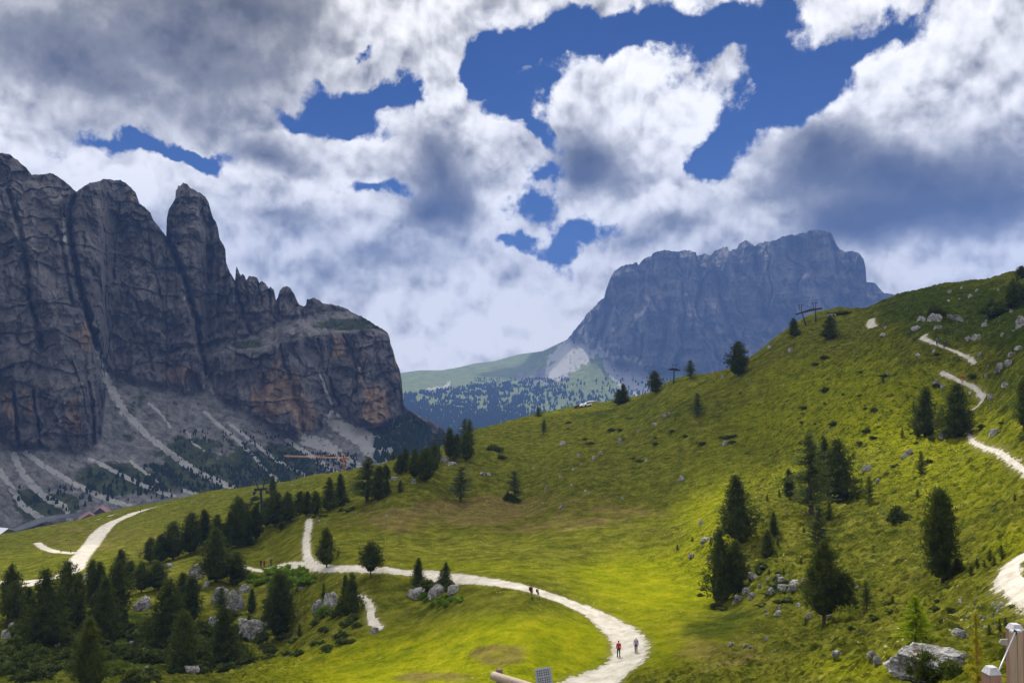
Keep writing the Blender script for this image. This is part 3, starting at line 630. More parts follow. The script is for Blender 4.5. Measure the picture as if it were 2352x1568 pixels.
def rock_material(name, sc_, warm=1.0, grass=((0.020, 0.032, 0.014), (0.055, 0.075, 0.022), (0.12, 0.15, 0.035))):
    """sc_ = metres scale factor"""
    m, t, b = material(name, 0.95, 0.1)
    g = t.node('ShaderNodeNewGeometry').outputs['Position']
    gv = t.scale(g, (1, 1, 0.22)); gh = t.scale(g, (0.35, 0.35, 1.6))
    n1 = t.noise(g, 0.012 / sc_, 7, 0.65); n2 = t.noise(gv, 0.045 / sc_, 7, 0.68, 0.4); n3 = t.noise(gh, 0.05 / sc_, 5, 0.65)
    rock = t.ramp(t.math('ADD', t.math('MULTIPLY', n2, 0.6), t.math('MULTIPLY', n1, 0.4)), [(0.32, (0.085, 0.076, 0.074)), (0.44, (0.155, 0.140, 0.133)), (0.54, (0.22, 0.20, 0.188)), (0.68, (0.36, 0.335, 0.315))])
    rock = t.mix(t.math('MULTIPLY', t.ss(n3, 0.55, 0.75), 0.35), rock, (0.26, 0.23, 0.20))
    # black water streaks
    st = t.noise(t.scale(g, (1, 1, 0.06)), 0.06 / sc_, 4, 0.7)
    rock = t.mix(t.math('MULTIPLY', t.ss(st, 0.50, 0.38), 0.45), rock, (0.035, 0.034, 0.042))
    vc = t.node('ShaderNodeTexVoronoi', {'Vector': t.vmath('ADD', t.scale(g, (1, 1, .35)), t.vmath('SCALE', t.node('ShaderNodeTexNoise', {'Scale': 0.03 / sc_, 'Detail': 4.0, 'Vector': g}).outputs['Color'], s=38.0 * sc_)), 'Scale': 0.045 / sc_}, feature='DISTANCE_TO_EDGE').outputs['Distance']
    rock = t.mix(t.ss(vc, 0.02, 0.0, 0.0, 0.2), rock, (0.03, 0.028, 0.03))
    # ochre walls where slabs have fallen
    oc = t.math('ADD', t.attr('ochre'), t.math('MULTIPLY', t.math('SUBTRACT', t.noise(t.scale(g, (1, 1, 0.22)), 0.035 / sc_, 7, 0.68, 0.6), 0.5), 3.4))
    rock = t.mix(t.math('MULTIPLY', t.ss(oc, 0.60, 0.84), 0.85 * warm), rock, t.ramp(n2, [(0.35, (0.17, 0.10, 0.06)), (0.5, (0.38, 0.25, 0.15)), (0.7, (0.50, 0.37, 0.26))]))
    scree = t.ramp(t.noise(g, 0.10 / sc_, 8, 0.72), [(0.34, (0.10, 0.095, 0.09)), (0.48, (0.24, 0.228, 0.215)), (0.66, (0.42, 0.405, 0.385))])
    c = t.mix(t.attr('talus'), rock, scree)
    gn = t.math('ADD', t.attr('green'), t.math('MULTIPLY', t.math('SUBTRACT', t.noise(g, 0.035 / sc_, 7, 0.68), 0.5), 2.2))
    c = t.mix(t.math('MULTIPLY', t.ss(gn, 0.40, 0.62), 0.9), c, t.ramp(t.noise(g, 0.05 / sc_, 6, 0.7), [(0.3, grass[0]), (0.5, grass[1]), (0.7, grass[2])]))
    pv = t.math('ADD', t.attr('pale'), t.math('MULTIPLY', t.math('SUBTRACT', t.noise(g, 0.09 / sc_, 6, 0.75), 0.5), 1.0))
    c = t.mix(t.math('MULTIPLY', t.ss(pv, 0.42, 0.72), 0.9), c, (0.62, 0.60, 0.57))
    t.l.new(c, b.inputs['Base Color'])
    t.l.new(t.node('ShaderNodeBump', {'Strength': 1.0, 'Distance': 9.0 * sc_, 'Height': t.math('ADD', t.noise(gv, 0.11 / sc_, 7, 0.72), t.math('MULTIPLY', t.noise(g, 0.2 / sc_, 5, 0.7), 0.5))}).outputs[0], b.inputs['Normal'])
    return m
ROCK = rock_material('weathered_dolomite', 1.0)
o = mesh_obj('mountain_wall', np.stack([X1, Y1, Z1], -1).reshape(-1, 3), grid_faces(*X1.shape), ROCK, smooth=False,
    attrs={'ochre': pad_rows(orange1 * (1 - tal1)), 'talus': pad_rows(np.clip(tal1 + led1 * .8, 0, 1)), 'green': pad_rows(green1 + 0.2 * tal1 - 0.35 * (1 - np.clip(tal1 + led1, 0, 1))), 'pale': pad_rows(np.clip(sc1 * 1.9 + pale1 * .45, 0, 1.4) - 0.10)})
prop(o, kind='structure')

# --- the far plateau mountain with alp meadows and forest below
SKY2 = [(700,880),(860,868),(921,856),(964,850),(1015,850),(1050,844),(1092,834),(1135,829),(1189,814),(1246,806),(1272,794),(1303,779),(1316,762),(1325,752),(1340,733),(1347,722),(1365,704),(1380,688),(1388,684),(1391,668),(1397,652),(1404,634),(1412,622),(1427,611),(1445,607),(1464,603),(1466,609),(1472,602),(1478,595),(1488,590),(1496,588),(1500,581),(1512,577),(1526,574),(1542,577),(1558,578),(1572,574),(1584,575),(1593,579),(1598,578),(1601,588),(1608,586),(1616,582),(1624,584),(1632,587),(1641,577),(1652,572),(1660,568),(1671,567),(1674,577),(1684,573),(1693,571),(1697,561),(1705,555),(1715,552),(1722,556),(1728,561),(1736,565),(1744,557),(1752,558),(1757,553),(1765,555),(1782,551),(1790,548),(1796,543),(1806,542),(1818,538),(1827,540),(1837,536),(1850,534),(1860,530),(1872,527),(1885,529),(1897,531),(1908,534),(1912,540),(1916,551),(1927,571),(1940,578),(1949,577),(1962,577),(1975,583),(1984,596),(1988,612),(1990,630),(1988,648),(1998,648),(2008,649),(2014,655),(2020,662),(2029,672),(2042,674),(2055,677),(2064,686),(2150,720),(2400,850)]
XS2 = np.arange(700, 2400, 1.9)
YT2 = pl(XS2, SKY2) + fbm(XS2 / 7, XS2 * 0 + 4, oct=3) * 2.4 * (XS2 > 1310)
YB2 = XS2 * 0 + 1040
YC2 = pl(XS2, [(700,700),(1290,770),(1303,781),(1330,778),(1343,776),(1352,797),(1362,795),(1383,812),(1411,834),(1423,826),(1448,836),(1500,850),(1560,850),(1620,860),(1700,850),(2000,820),(2400,900)])
def slope2(px, py):
    yc = np.broadcast_to(YC2, px.shape)
    n = fbm(px / 26, py / 26, oct=3) * 6
    rk = (py + n < yc)
    s = np.where(rk, 2.6 + 1.0 * fbm(px / 20, py / 12, oct=3), 0.20 + 0.10 * sstep(-py, -960, -880) + 0.25 * sstep(px, 1250, 1400) * sstep(-py, -900, -850))
    lo = 0.10 + 0.05 * sstep(py, 880, 960); m = sstep(px, 1180, 1330)
    s = np.where(~rk, lo * (1 - m) + s * m, s)
    return np.maximum(s, 0.07)
def rough2(px, py, x, y, z, r):
    rk = (1 - sstep(py - YC2[None], -8, 8)) * sstep(px, 1290, 1320)
    fl = ridged(x / 260, y / 260, z / 1300, oct=6, gain=0.55); cr = fbm(x / 160, y / 160, z / 60, oct=5)
    dg = ridged((x + z * .5) / 300, y / 300, (z - x * .4) / 500, oct=4)
    fv = ridged(x / 120 + 4, y / 120, z / 1500, oct=4, gain=.55); out = rk * (-(fl - .6) * 75 + cr * 34 - (dg - .6) * 40 - (fv - .6) * 34)
    for p, w, d in [([(1735,575),(1742,640),(1760,720)], 12, 90), ([(1600,590),(1612,680)], 9, 60), ([(1540,690),(1532,760),(1525,800)], 7, 70), ([(1914,560),(1930,660),(1935,720)], 7, 60), ([(1400,640),(1420,720),(1425,800)], 14, -60), ([(1640,590),(1660,700),(1690,790)], 8, 50), ([(1840,560),(1835,700)], 8, 45), ([(1470,610),(1480,700),(1510,800)], 8, 50)]:
        out += rk * d * np.exp(-(seg_dist(px + fbm(px / 20, py / 20, oct=2) * 4, py, p) / w) ** 2)
    out += (1 - rk) * (fbm(x / 400, y / 700, oct=4) * 60 + fbm(x / 90, y / 160, oct=3) * 14)
    wx = x + 60 * fbm(x / 200, z / 200, oct=3)
    f1, e1 = facets(wx / 130, y / 300, z / 620, 4); f2, e2 = facets(wx / 55, y / 150, z / 200, 5)
    out += rk * (f1 * 70 + f2 * 26 + 28 * np.exp(-(e1 / .08) ** 2))
    return out
PX2, PY2, X2, Y2, Z2, R2 = massif(XS2, YB2, YT2, XS2 * 0 + 3000.0, 380, slope2, rough2, 1800)
rk2 = (1 - sstep(PY2 - YC2[None], -5, 5)) * sstep(PX2, 1294, 1306)
sc2 = streak(PX2, PY2, [([(1362,797),(1330,820),(1275,852)], 22), ([(1395,815),(1420,850),(1440,890)], 12), ([(1343,778),(1310,800),(1280,830)], 12), ([(1385,812),(1400,850),(1425,880),(1440,895)], 9), ([(1411,832),(1440,870),(1470,900)], 16), ([(1450,835),(1480,870),(1500,900)], 22), ([(1424,822),(1426,836)], 6), ([(1745,636),(1746,655)], 4),
    ([(1310,785),(1260,830)], 9), ([(1030,874),(1028,884),(1012,892),(975,896)], 2.5)], 4)
gr2 = (1 - rk2)
grey2 = np.clip(blob_px(PX2, PY2, 1240, 865, 130, 30) + blob_px(PX2, PY2, 1120, 890, 110, 18) * .8 + sstep(PX2, 1380, 1430) * sstep(-PY2, -900, -840) * .8, 0, 1)
ROCKF = rock_material('distant_dolomite', 3.5, 0.55, ((0.14, 0.19, 0.05), (0.23, 0.29, 0.08), (0.33, 0.38, 0.12)))
o = mesh_obj('far_mountain', np.stack([X2, Y2, Z2], -1).reshape(-1, 3), grid_faces(*X2.shape), ROCKF, smooth=False,
    attrs={'ochre': pad_rows(rk2 * .35), 'talus': pad_rows(1 - rk2), 'green': pad_rows(gr2 * 1.5 - grey2 * 1.1 - sc2 * 1.5 - rk2 * .8), 'pale': pad_rows(np.clip(sc2 * 1.7, 0, 1.1) - 0.1)})
prop(o, kind='structure')
# valley floor reaching the horizon
nv = 90
gx, gy = np.meshgrid(np.linspace(-22000, 22000, nv), np.linspace(-3000, 30000, nv))
gz = -330 + 30 * fbm(gx / 4000, gy / 4000, oct=3) - 60 * sstep(gy, 3000, 12000)
o = mesh_obj('valley_floor', np.stack([gx, gy, gz], -1).reshape(-1, 3), grid_faces(nv, nv), None)
fm, ft, fb = material('valley_grass', 0.95, 0.1)
ft.l.new(ft.ramp(ft.noise(ft.node('ShaderNodeNewGeometry').outputs['Position'], 0.003, 8, 0.7), [(0.4, (0.02, 0.035, 0.012)), (0.6, (0.07, 0.10, 0.03))]), fb.inputs['Base Color'])
o.data.materials.append(fm); prop(o, kind='structure')
# ------------------------------------------------------------------ plants
def empty(name, loc):
    o = bpy.data.objects.new(name, None); o.empty_display_size = 0.5; o.location = loc; col.objects.link(o); return o
def foliage_material(name, stops, trans=0.0, tcol=(0.2, 0.25, 0.02)):
    m, t, b = material(name, 0.85, 0.15)
    g = t.node('ShaderNodeNewGeometry').outputs['Position']
    oi = t.node('ShaderNodeObjectInfo').outputs['Random']
    n = t.math('ADD', t.noise(g, 1.3, 4, 0.65), t.math('MULTIPLY', t.math('SUBTRACT', oi, 0.5), 0.10))
    c = t.ramp(n, stops); t.l.new(c, b.inputs['Base Color'])
    if trans:
        tr = t.node('ShaderNodeBsdfTranslucent', {'Color': (*tcol, 1)})
        mx = t.node('ShaderNodeMixShader', {0: trans, 1: b.outputs[0], 2: tr.outputs[0]})
        t.l.new(mx.outputs[0], t.n['Material Output'].inputs['Surface'])
    return m
M_PINE = foliage_material('pine_needles', [(0.30, (0.015, 0.022, 0.005)), (0.50, (0.042, 0.056, 0.012)), (0.68, (0.11, 0.13, 0.022))], 0.28, (0.13, 0.17, 0.012))
M_LARCH = foliage_material('larch_needles', [(0.30, (0.04, 0.06, 0.018)), (0.50, (0.095, 0.125, 0.035)), (0.70, (0.18, 0.22, 0.055))], 0.3, (0.10, 0.13, 0.02))
M_SPRUCE = foliage_material('bright_spruce_needles', [(0.32, (0.03, 0.05, 0.006)), (0.50, (0.12, 0.18, 0.008)), (0.66, (0.30, 0.38, 0.01))], 0.5, (0.5, 0.62, 0.01))
M_SHRUB = foliage_material('shrub_leaves', [(0.30, (0.022, 0.032, 0.008)), (0.50, (0.055, 0.075, 0.014)), (0.70, (0.12, 0.15, 0.022))], 0.15, (0.10, 0.14, 0.01))
M_LUSH = foliage_material('lush_leaves', [(0.30, (0.05, 0.09, 0.008)), (0.50, (0.11, 0.19, 0.012)), (0.70, (0.20, 0.30, 0.02))], 0.25, (0.2, 0.3, 0.01))
def bark_material():
    m, t, b = material('bark', 0.95, 0.1)
    g = t.scale(t.node('ShaderNodeNewGeometry').outputs['Position'], (1, 1, .3))
    t.l.new(t.ramp(t.noise(g, 9, 4, 0.7), [(0.35, (0.03, 0.024, 0.018)), (0.65, (0.12, 0.095, 0.07))]), b.inputs['Base Color']); return m
M_BARK = bark_material()
def tufts(C, Dv, L, W, rng, k):
    """k slender leaf triangles round each centre, leaning along Dv"""
    n = len(C); C = np.repeat(C, k, 0); Dv = np.repeat(Dv, k, 0); L = np.repeat(L, k); W = np.repeat(W, k)
    d = Dv + rng.normal(size=(n * k, 3)) * 0.5; d /= np.linalg.norm(d, axis=1)[:, None]
    s = np.cross(d, rng.normal(size=(n * k, 3))); s /= np.linalg.norm(s, axis=1)[:, None] + 1e-9
    o = C + rng.normal(size=(n * k, 3)) * (L * 0.35)[:, None]
    ll = (L * rng.uniform(0.6, 1.3, n * k))[:, None]; ww = (W * rng.uniform(0.6, 1.3, n * k))[:, None]
    V = np.stack([o - s * ww, o + s * ww, o + d * ll + s * ww * .2], 1).reshape(-1, 3)
    return V, np.arange(len(V)).reshape(-1, 3)
def trunk_mesh(name, rng, H=1.0, r=0.022, top=0.93, limbs=10, prof=None, mat=None, nseg=7):
    Vs, Fs = [], []; base = 0
    def tube(p0, p1, r0, r1, n=6, segs=5, bend=0.0):
        nonlocal base
        p0 = np.array(p0); p1 = np.array(p1); ax = p1 - p0; u = np.cross(ax, [0.3, 0.9, 0.1]); u /= np.linalg.norm(u); v = np.cross(ax, u); v /= np.linalg.norm(v)
        for i in range(segs + 1):
            f = i / segs; c = p0 + ax * f + np.array([0, 0, bend * math.sin(f * math.pi)]) + (u * math.sin(f * 5) + v * math.cos(f * 4)) * r0 * 0.35
            rr = r0 + (r1 - r0) * f
            for a in range(n): Vs.append(c + rr * (u * math.cos(2 * math.pi * a / n) + v * math.sin(2 * math.pi * a / n)))
        for i in range(segs):
            for a in range(n):
                b0 = base + i * n; Fs.append((b0 + a, b0 + (a + 1) % n, b0 + n + (a + 1) % n, b0 + n + a))
        base += (segs + 1) * n
    tube((0, 0, -0.03 * H), (0, 0, top * H), r * H, r * 0.12 * H, 8, nseg)
    for i in range(limbs):
        h = rng.uniform(0.10, 0.85); a = rng.uniform(0, 6.28); R0 = (prof(h) if prof else 0.15) * 0.85
        tube((0, 0, h * H), (R0 * math.cos(a) * H, R0 * math.sin(a) * H, (h + R0 * 0.35) * H), r * 0.35 * H, r * 0.06 * H, 4, 3)
    me = mesh_obj(name, np.array(Vs), np.array(Fs), mat or M_BARK)
    return me
def pine_proto(i, prof, up=0.7, nc=280, k=28, lobes=None):
    rng = np.random.RandomState(100 + i)
    C, Dv, S = [], [], []
    for j in range(nc):
        h = rng.uniform(0.04, 1.0) ** 0.92; a = rng.uniform(0, 6.283)
        rr = prof(h) * (1 + 0.16 * math.sin(3 * a + i + 7 * h) + 0.12 * math.sin(9 * h + 2 * a))
        q = rng.uniform(0.35, 1.0) ** 0.6
        x, y = rr * q * math.cos(a), rr * q * math.sin(a)
        C.append((x, y, h * 0.95 + 0.03 + (0.04 * q))); o = np.array([math.cos(a), math.sin(a), up]); Dv.append(o / np.linalg.norm(o)); S.append(0.022 + 0.024 * (rr / 0.2) * rng.uniform(.6, 1.2))
    C = np.array(C); Dv = np.array(Dv); S = np.array(S)
    if lobes:
        for (lx, ly, lz, lr, lh) in lobes:
            n = 60; h = rng.uniform(0, 1, n); a = rng.uniform(0, 6.283, n); rr = lr * np.sin(np.clip(h * .9 + .15, 0, 1) * 3.14) * rng.uniform(.4, 1, n)
            C = np.vstack([C, np.stack([lx + rr * np.cos(a), ly + rr * np.sin(a), lz + lh * h], 1)]); Dv = np.vstack([Dv, np.stack([np.cos(a) * .7, np.sin(a) * .7, a * 0 + .7], 1)]); S = np.concatenate([S, np.full(n, .05)])
    C2 = np.repeat(C, 4, 0) + rng.normal(size=(len(C) * 4, 3)) * (np.repeat(S, 4) * 0.8)[:, None]
    V, T = tufts(C2, np.repeat(Dv, 4, 0), np.repeat(S, 4) * 0.75, np.repeat(S, 4) * 0.16, rng, k // 4)
    # dense inner boughs
    m, n = 12, 10; hh = np.linspace(0.06, 0.96, m); aa = np.linspace(0, 2 * math.pi, n + 1)[:-1]
    HH, AA = np.meshgrid(hh, aa, indexing='ij'); RR0 = np.vectorize(prof)(HH) * 0.62 * (1 + 0.35 * rng.normal(size=HH.shape).clip(-1, 1) * .6)
    Vi = np.stack([RR0 * np.cos(AA), RR0 * np.sin(AA), HH], -1).reshape(-1, 3)
    q = np.array([(r * n + c, r * n + (c + 1) % n, (r + 1) * n + (c + 1) % n, (r + 1) * n + c) for r in range(m - 1) for c in range(n)])
    return np.vstack([V, Vi]), [T, q + len(V)]
def larch_proto(i, prof, whorls=24, droop=-0.1, dens=1.0, fat=1.0):
    rng = np.random.RandomState(300 + i); C, Dv, S = [], [], []
    for w in range(whorls):
        h = 0.08 + 0.9 * (w / whorls) ** 0.9
        nb = rng.randint(5, 8)
        for b in range(nb):
            a = rng.uniform(0, 6.283); L = prof(h) * rng.uniform(0.65, 1.15); ns = max(3, int(14 * L / 0.2 * dens))
            for s in np.linspace(0.12, 1, ns):
                C.append((L * s * math.cos(a), L * s * math.sin(a), h + droop * L * s * s + 0.15 * L * s + rng.normal() * 0.004)); Dv.append((math.cos(a) * .6, math.sin(a) * .6, 0.25)); S.append(0.020 * rng.uniform(.7, 1.3) * (1.15 - .5 * s) * fat)
    C = np.array(C); Dv = np.array(Dv); S = np.array(S)
    V, T = tufts(C, Dv, S, S * 0.24, rng, 6)
    return V, [T]
def cembra(w, top=0.75, low=0.35, p=1.35, e=.85):
    s0 = top * .5
    def f(h):
        a = min(1.0, max(h, 0) / low) ** 0.45 if h < low else 1.0
        b = 1.0 if h < s0 else max(0.0, 1 - ((h - s0) / (1.02 - s0)) ** p) ** e
        return w * max(0.10 * (1 - h) + 0.012, a * b)
    return f
PROF = {'col': cembra(.23, .75, .15, 1.7, .75), 'egg': cembra(.26, .5, .25), 'spire': cembra(.22, .25, .10, 1.15), 'round': cembra(.30, .8, .35, 1.8, .7), 'slim': cembra(.17, .7, .15, 1.6, .8)}
def cone(w, p=0.8): return lambda h: w * (1 - h) ** p + 0.012
PROTO = {}
def proto(kind, i, data, mat, trunkprof, limbs=8, clear=0.0):
    V, Fc = data
    if clear: V = V.copy(); V[:, 2] = clear + V[:, 2] * (1 - clear)
    r = empty(kind, (0, 0, 0)); c = mesh_obj('crown', V, Fc, mat, r, smooth=False)
    t = trunk_mesh('trunk', np.random.RandomState(i), limbs=limbs, prof=trunkprof); t.parent = r
    wid = np.percentile(np.abs(V[:, 0]), 98) * 2
    PROTO.setdefault(kind_key(i), []); return r, c, t, wid
def kind_key(i): return i
KIN = {}
def reg(key, kind, data, mat, prof, clear=0.0, limbs=8):
    r, c, t, w = proto(kind, len(KIN), data, mat, prof, limbs, clear); KIN[key] = [r, c, t, w, False]
reg('col', 'stone_pine', pine_proto(1, PROF['col']), M_PINE, PROF['col'], .03)
reg('col2', 'stone_pine', pine_proto(2, PROF['slim']), M_PINE, PROF['slim'], .03)
reg('egg', 'stone_pine', pine_proto(3, PROF['egg']), M_PINE, PROF['egg'], .06)
reg('egg2', 'stone_pine', pine_proto(4, cembra(.25, .35, .15, 1.25)), M_PINE, PROF['egg'], .03)
reg('round', 'stone_pine', pine_proto(5, PROF['round']), M_PINE, PROF['round'], .16)
reg('spire', 'stone_pine', pine_proto(6, PROF['spire']), M_PINE, PROF['spire'], .02)
reg('big', 'stone_pine', pine_proto(7, cembra(.25, .40, .25), nc=430, k=28, lobes=[(.20, .0, .18, .13, .50), (.24, -.04, .25, .10, .30)]), M_PINE, PROF['egg'], .10, 14)
reg('ragged', 'stone_pine', pine_proto(8, cembra(.23, .35, .12), up=.2, nc=420, k=28), M_PINE, PROF['spire'], .02, 14)
reg('tall', 'stone_pine', pine_proto(9, cembra(.19, .85, .12, 1.8, .7), nc=480, k=28), M_PINE, PROF['slim'], .02, 14)
reg('larch', 'larch_tree', larch_proto(1, cone(.24, .75), 28, -.1, 1.35, 1.1), M_LARCH, cone(.2), .06, 16)
reg('larch2', 'larch_tree', larch_proto(2, cone(.29, .7), 22, .0, 1.35, 1.2), M_LARCH, cone(.22), .08, 14)
reg('spruce', 'spruce_tree', larch_proto(3, cone(.40, .95), 22, -.25, 1.5, 1.25), M_SPRUCE, cone(.34), .02, 20)
reg('small', 'young_conifer', larch_proto(4, cone(.27, .8), 14, .1, 1.0, 1.7), M_PINE, cone(.2), .0, 6)
def bush_proto(i, flat=.55, n=90, seed=0):
    rng = np.random.RandomState(500 + seed); a = rng.uniform(0, 6.283, n); q = rng.uniform(0, 1, n) ** .5; h = rng.uniform(0, 1, n)
    lump = 1 + .3 * np.sin(3 * a + seed) + .2 * np.sin(5 * a)
    x = q * np.cos(a) * lump * .5; y = q * np.sin(a) * lump * .5; z = np.sqrt(np.clip(1 - q * q * .9, 0, 1)) * rng.uniform(.35, 1, n) * (.8 + .3 * np.sin(7 * x + 3 * y + seed))
    C = np.stack([x, y, z], 1); D = np.stack([x, y, z * .8 + .4], 1); D /= np.linalg.norm(D, axis=1)[:, None]
    V, T = tufts(C, D, np.full(n, .16), np.full(n, .042), rng, 16)
    m, k = 5, 9; ph = np.linspace(0.02, 1.35, m); aa = np.linspace(0, 6.2832, k + 1)[:-1]; PH, AA = np.meshgrid(ph, aa, indexing='ij')
    Vi = np.stack([.38 * np.cos(AA) * np.cos(PH), .38 * np.sin(AA) * np.cos(PH), .75 * np.sin(PH)], -1).reshape(-1, 3)
    q4 = np.array([(r * k + c, r * k + (c + 1) % k, (r + 1) * k + (c + 1) % k, (r + 1) * k + c) for r in range(m - 1) for c in range(k)])
    return np.vstack([V, Vi]), [T, q4 + len(V)]
BUSH = {}
for s_ in range(4):
    for mn, mm in (('shrub', M_SHRUB), ('pine', M_PINE), ('lush', M_LUSH)):
        V_, F_ = bush_proto(0, seed=s_); BUSH[(mn, s_)] = [mesh_obj('dwarf_shrub', V_, F_, mm, smooth=False), False]
# landmarks that small repeated things are told apart by
MARKS = [(33,1436,'the far left grove pines'),(109,1480,'the broad leftmost tall pine'),(154,1440,'the round topped grove pine'),(207,1560,'the pine cut by the bottom edge'),(240,1490,'the tall pointed grove pine'),(320,1400,'the dark boulder in the grove'),(384,1494,'the shaggy grove pine'),(420,1538,'the lit front pine'),(517,1528,'the pointed pine on open grass'),
 (520,1400,'the big pale crag'),(566,1470,'the split grey boulder'),(497,1336,'the pine behind the pale crag'),(642,1460,'the lone dense tall pine'),(745,1404,'the small grey crag'),(811,1408,'the leaning crag pine'),(860,1440,'the worn track'),(610,1302,'the three far walkers'),(712,1300,'the path fork'),(750,1303,'the rounded pine by the fork'),(852,1326,'the round headed pine'),
 (955,1372,'the left end of the rock island'),(1030,1368,'the right end of the rock island'),(549,1252,'the tallest belt pine'),(604,1203,'the green lift mast'),(660,1202,'the belt pines right of the mast'),(711,1190,'the top of the side path'),(770,1172,'the spur pine pair'),(844,1152,'the airy larch on the spur'),(906,1101,'the low white spur rock'),(965,1106,'the dense crest pines'),(1057,1152,'the dusky lone larch'),(1060,1056,'the column pines'),
 (1183,1150,'the small lone larch'),(1138,1034,'the crest dwarf pine mat'),(1249,997,'the tiny larch under the knoll'),(1340,936,'the parked cars'),(1425,1018,'the pointed white stone'),(1427,927,'the low ridge pine pair'),(1505,903,'the bushy ridge pine'),(1602,958,'the faded slope larch'),(1696,864,'the big lone ridge pine'),(1824,772,'the lift gantry'),(1906,778,'the pine right of the gantry'),
 (1697,1243,'the ragged pine'),(1635,1243,'the long grey rock'),(1665,1384,'the twin trunked pine'),(1763,1278,'the small mid slope pines'),(1801,1354,'the widest pale slab'),(1864,1180,'the tall thin larch'),(1926,1154,'the broad slope pine'),(1880,1274,'the feathery larch'),(1893,1434,'the two headed pine'),(1924,1506,'the flat white rock'),(1990,1398,'the small soft larch'),(1996,1150,'the young dark pine'),(2063,1196,'the juniper clump'),
 (2164,1338,'the tall column pine'),(2105,1476,'the bright green spruce'),(2138,1546,'the large boulder'),(2210,1466,'the smooth grey boulder'),(2310,1320,'the gravel path bend'),(2116,1090,'the lone little pine'),(2088,1044,'the leaning grey rock'),(2124,1003,'the left zigzag pine'),(2196,1005,'the right zigzag pine'),(2290,1042,'the lower hill path'),(2210,880,'the red hiker on the zigzag'),(2278,914,'the zigzag corner stone'),(2298,849,'the round white boulder'),
 (2160,795,'the switchback hikers'),(2240,780,'the paired stones above the switchback'),(2151,738,'the peaked boulder'),(2207,736,'the rounded row boulder'),(2283,722,'the thicket near the top right'),(2348,750,'the tall edge boulder'),(2005,748,'the short path trace'),(2090,704,'the upper path trace'),(2230,675,'the top right skyline'),(1461,1499,'the walker in light blue')]
def placed(desc, x, y, w):
    k = min(MARKS, key=lambda m: math.hypot(m[0] - x, (m[1] - y) * 1.6)); dx, dy = x - k[0], y - k[1]; d = math.hypot(dx, dy)
    if abs(dx) > abs(dy) * 1.2: rel = 'left of' if dx < 0 else 'right of'
    else: rel = 'in front of' if dy > 0 else 'behind'
    if d > 45: rel = {'left of': 'well left of', 'right of': 'well right of', 'in front of': 'well below', 'behind': 'well above'}[rel]
    return desc + ' ' + rel + ' ' + k[2]
prnd = random.Random(3)
def plant(key, x, yb, h, w, label, group=None, cat=None):
    X, Y, Z, r = hit(x, yb); fd = Y * math.cos(PITCH); H = h * fd / F; Wd = w * fd / F
    K = KIN[key]
    if not K[4]: root, cr, tr = K[0], K[1], K[2]; K[4] = True
    else:
        root = K[0].copy(); col.objects.link(root)
        for ch in (K[1], K[2]):
            c = ch.copy(); col.objects.link(c); c.parent = root
    root.location = (X, Y, Z - 0.02 * H)
    Wd *= {G1: 1.3, G2: 1.25, G3: 1.12}.get(group, 1.08)
    s = Wd / K[3]; root.scale = (s, s, H); root.rotation_euler = (prnd.uniform(-.03, .03), prnd.uniform(-.03, .03), prnd.uniform(-.4, .4) if key == 'big' else prnd.uniform(0, 6.28))
    cc = cat or {'larch_tree': 'larch', 'stone_pine': 'pine tree', 'spruce_tree': 'spruce', 'young_conifer': 'young conifer'}[root.name.split('.')[0]]
    for k in ('label', 'category', 'group'):
        if k in root: del root[k]
    prop(root, label, cc, group); return root
def bush(mn, x, yb, w, h, label, group=None, cat='shrub'):
    X, Y, Z, r = hit(x, yb); fd = Y * math.cos(PITCH)
    B = BUSH[(mn, prnd.randint(0, 3))]
    if not B[1]: o = B[0]; B[1] = True
    else: o = B[0].copy(); col.objects.link(o)
    o.location = (X, Y, Z - .05 * h * fd / F); o.scale = (w * fd / F, w * fd / F * .8, h * fd / F); o.rotation_euler = (0, 0, prnd.uniform(-.6, .6))
    for k in ('label', 'category', 'group'):
        if k in o: del o[k]
    prop(o, label, cat, group); return o
G1 = 'pines of the dark grove at the lower left'
G2 = 'pines in the belt between the two meadows'
G3 = 'pines and larches on the crest of the spur'
G4 = 'conifers on the steep right slope'
G5 = 'lone trees along the ridge line'
G6 = 'trees beside the gravel path'
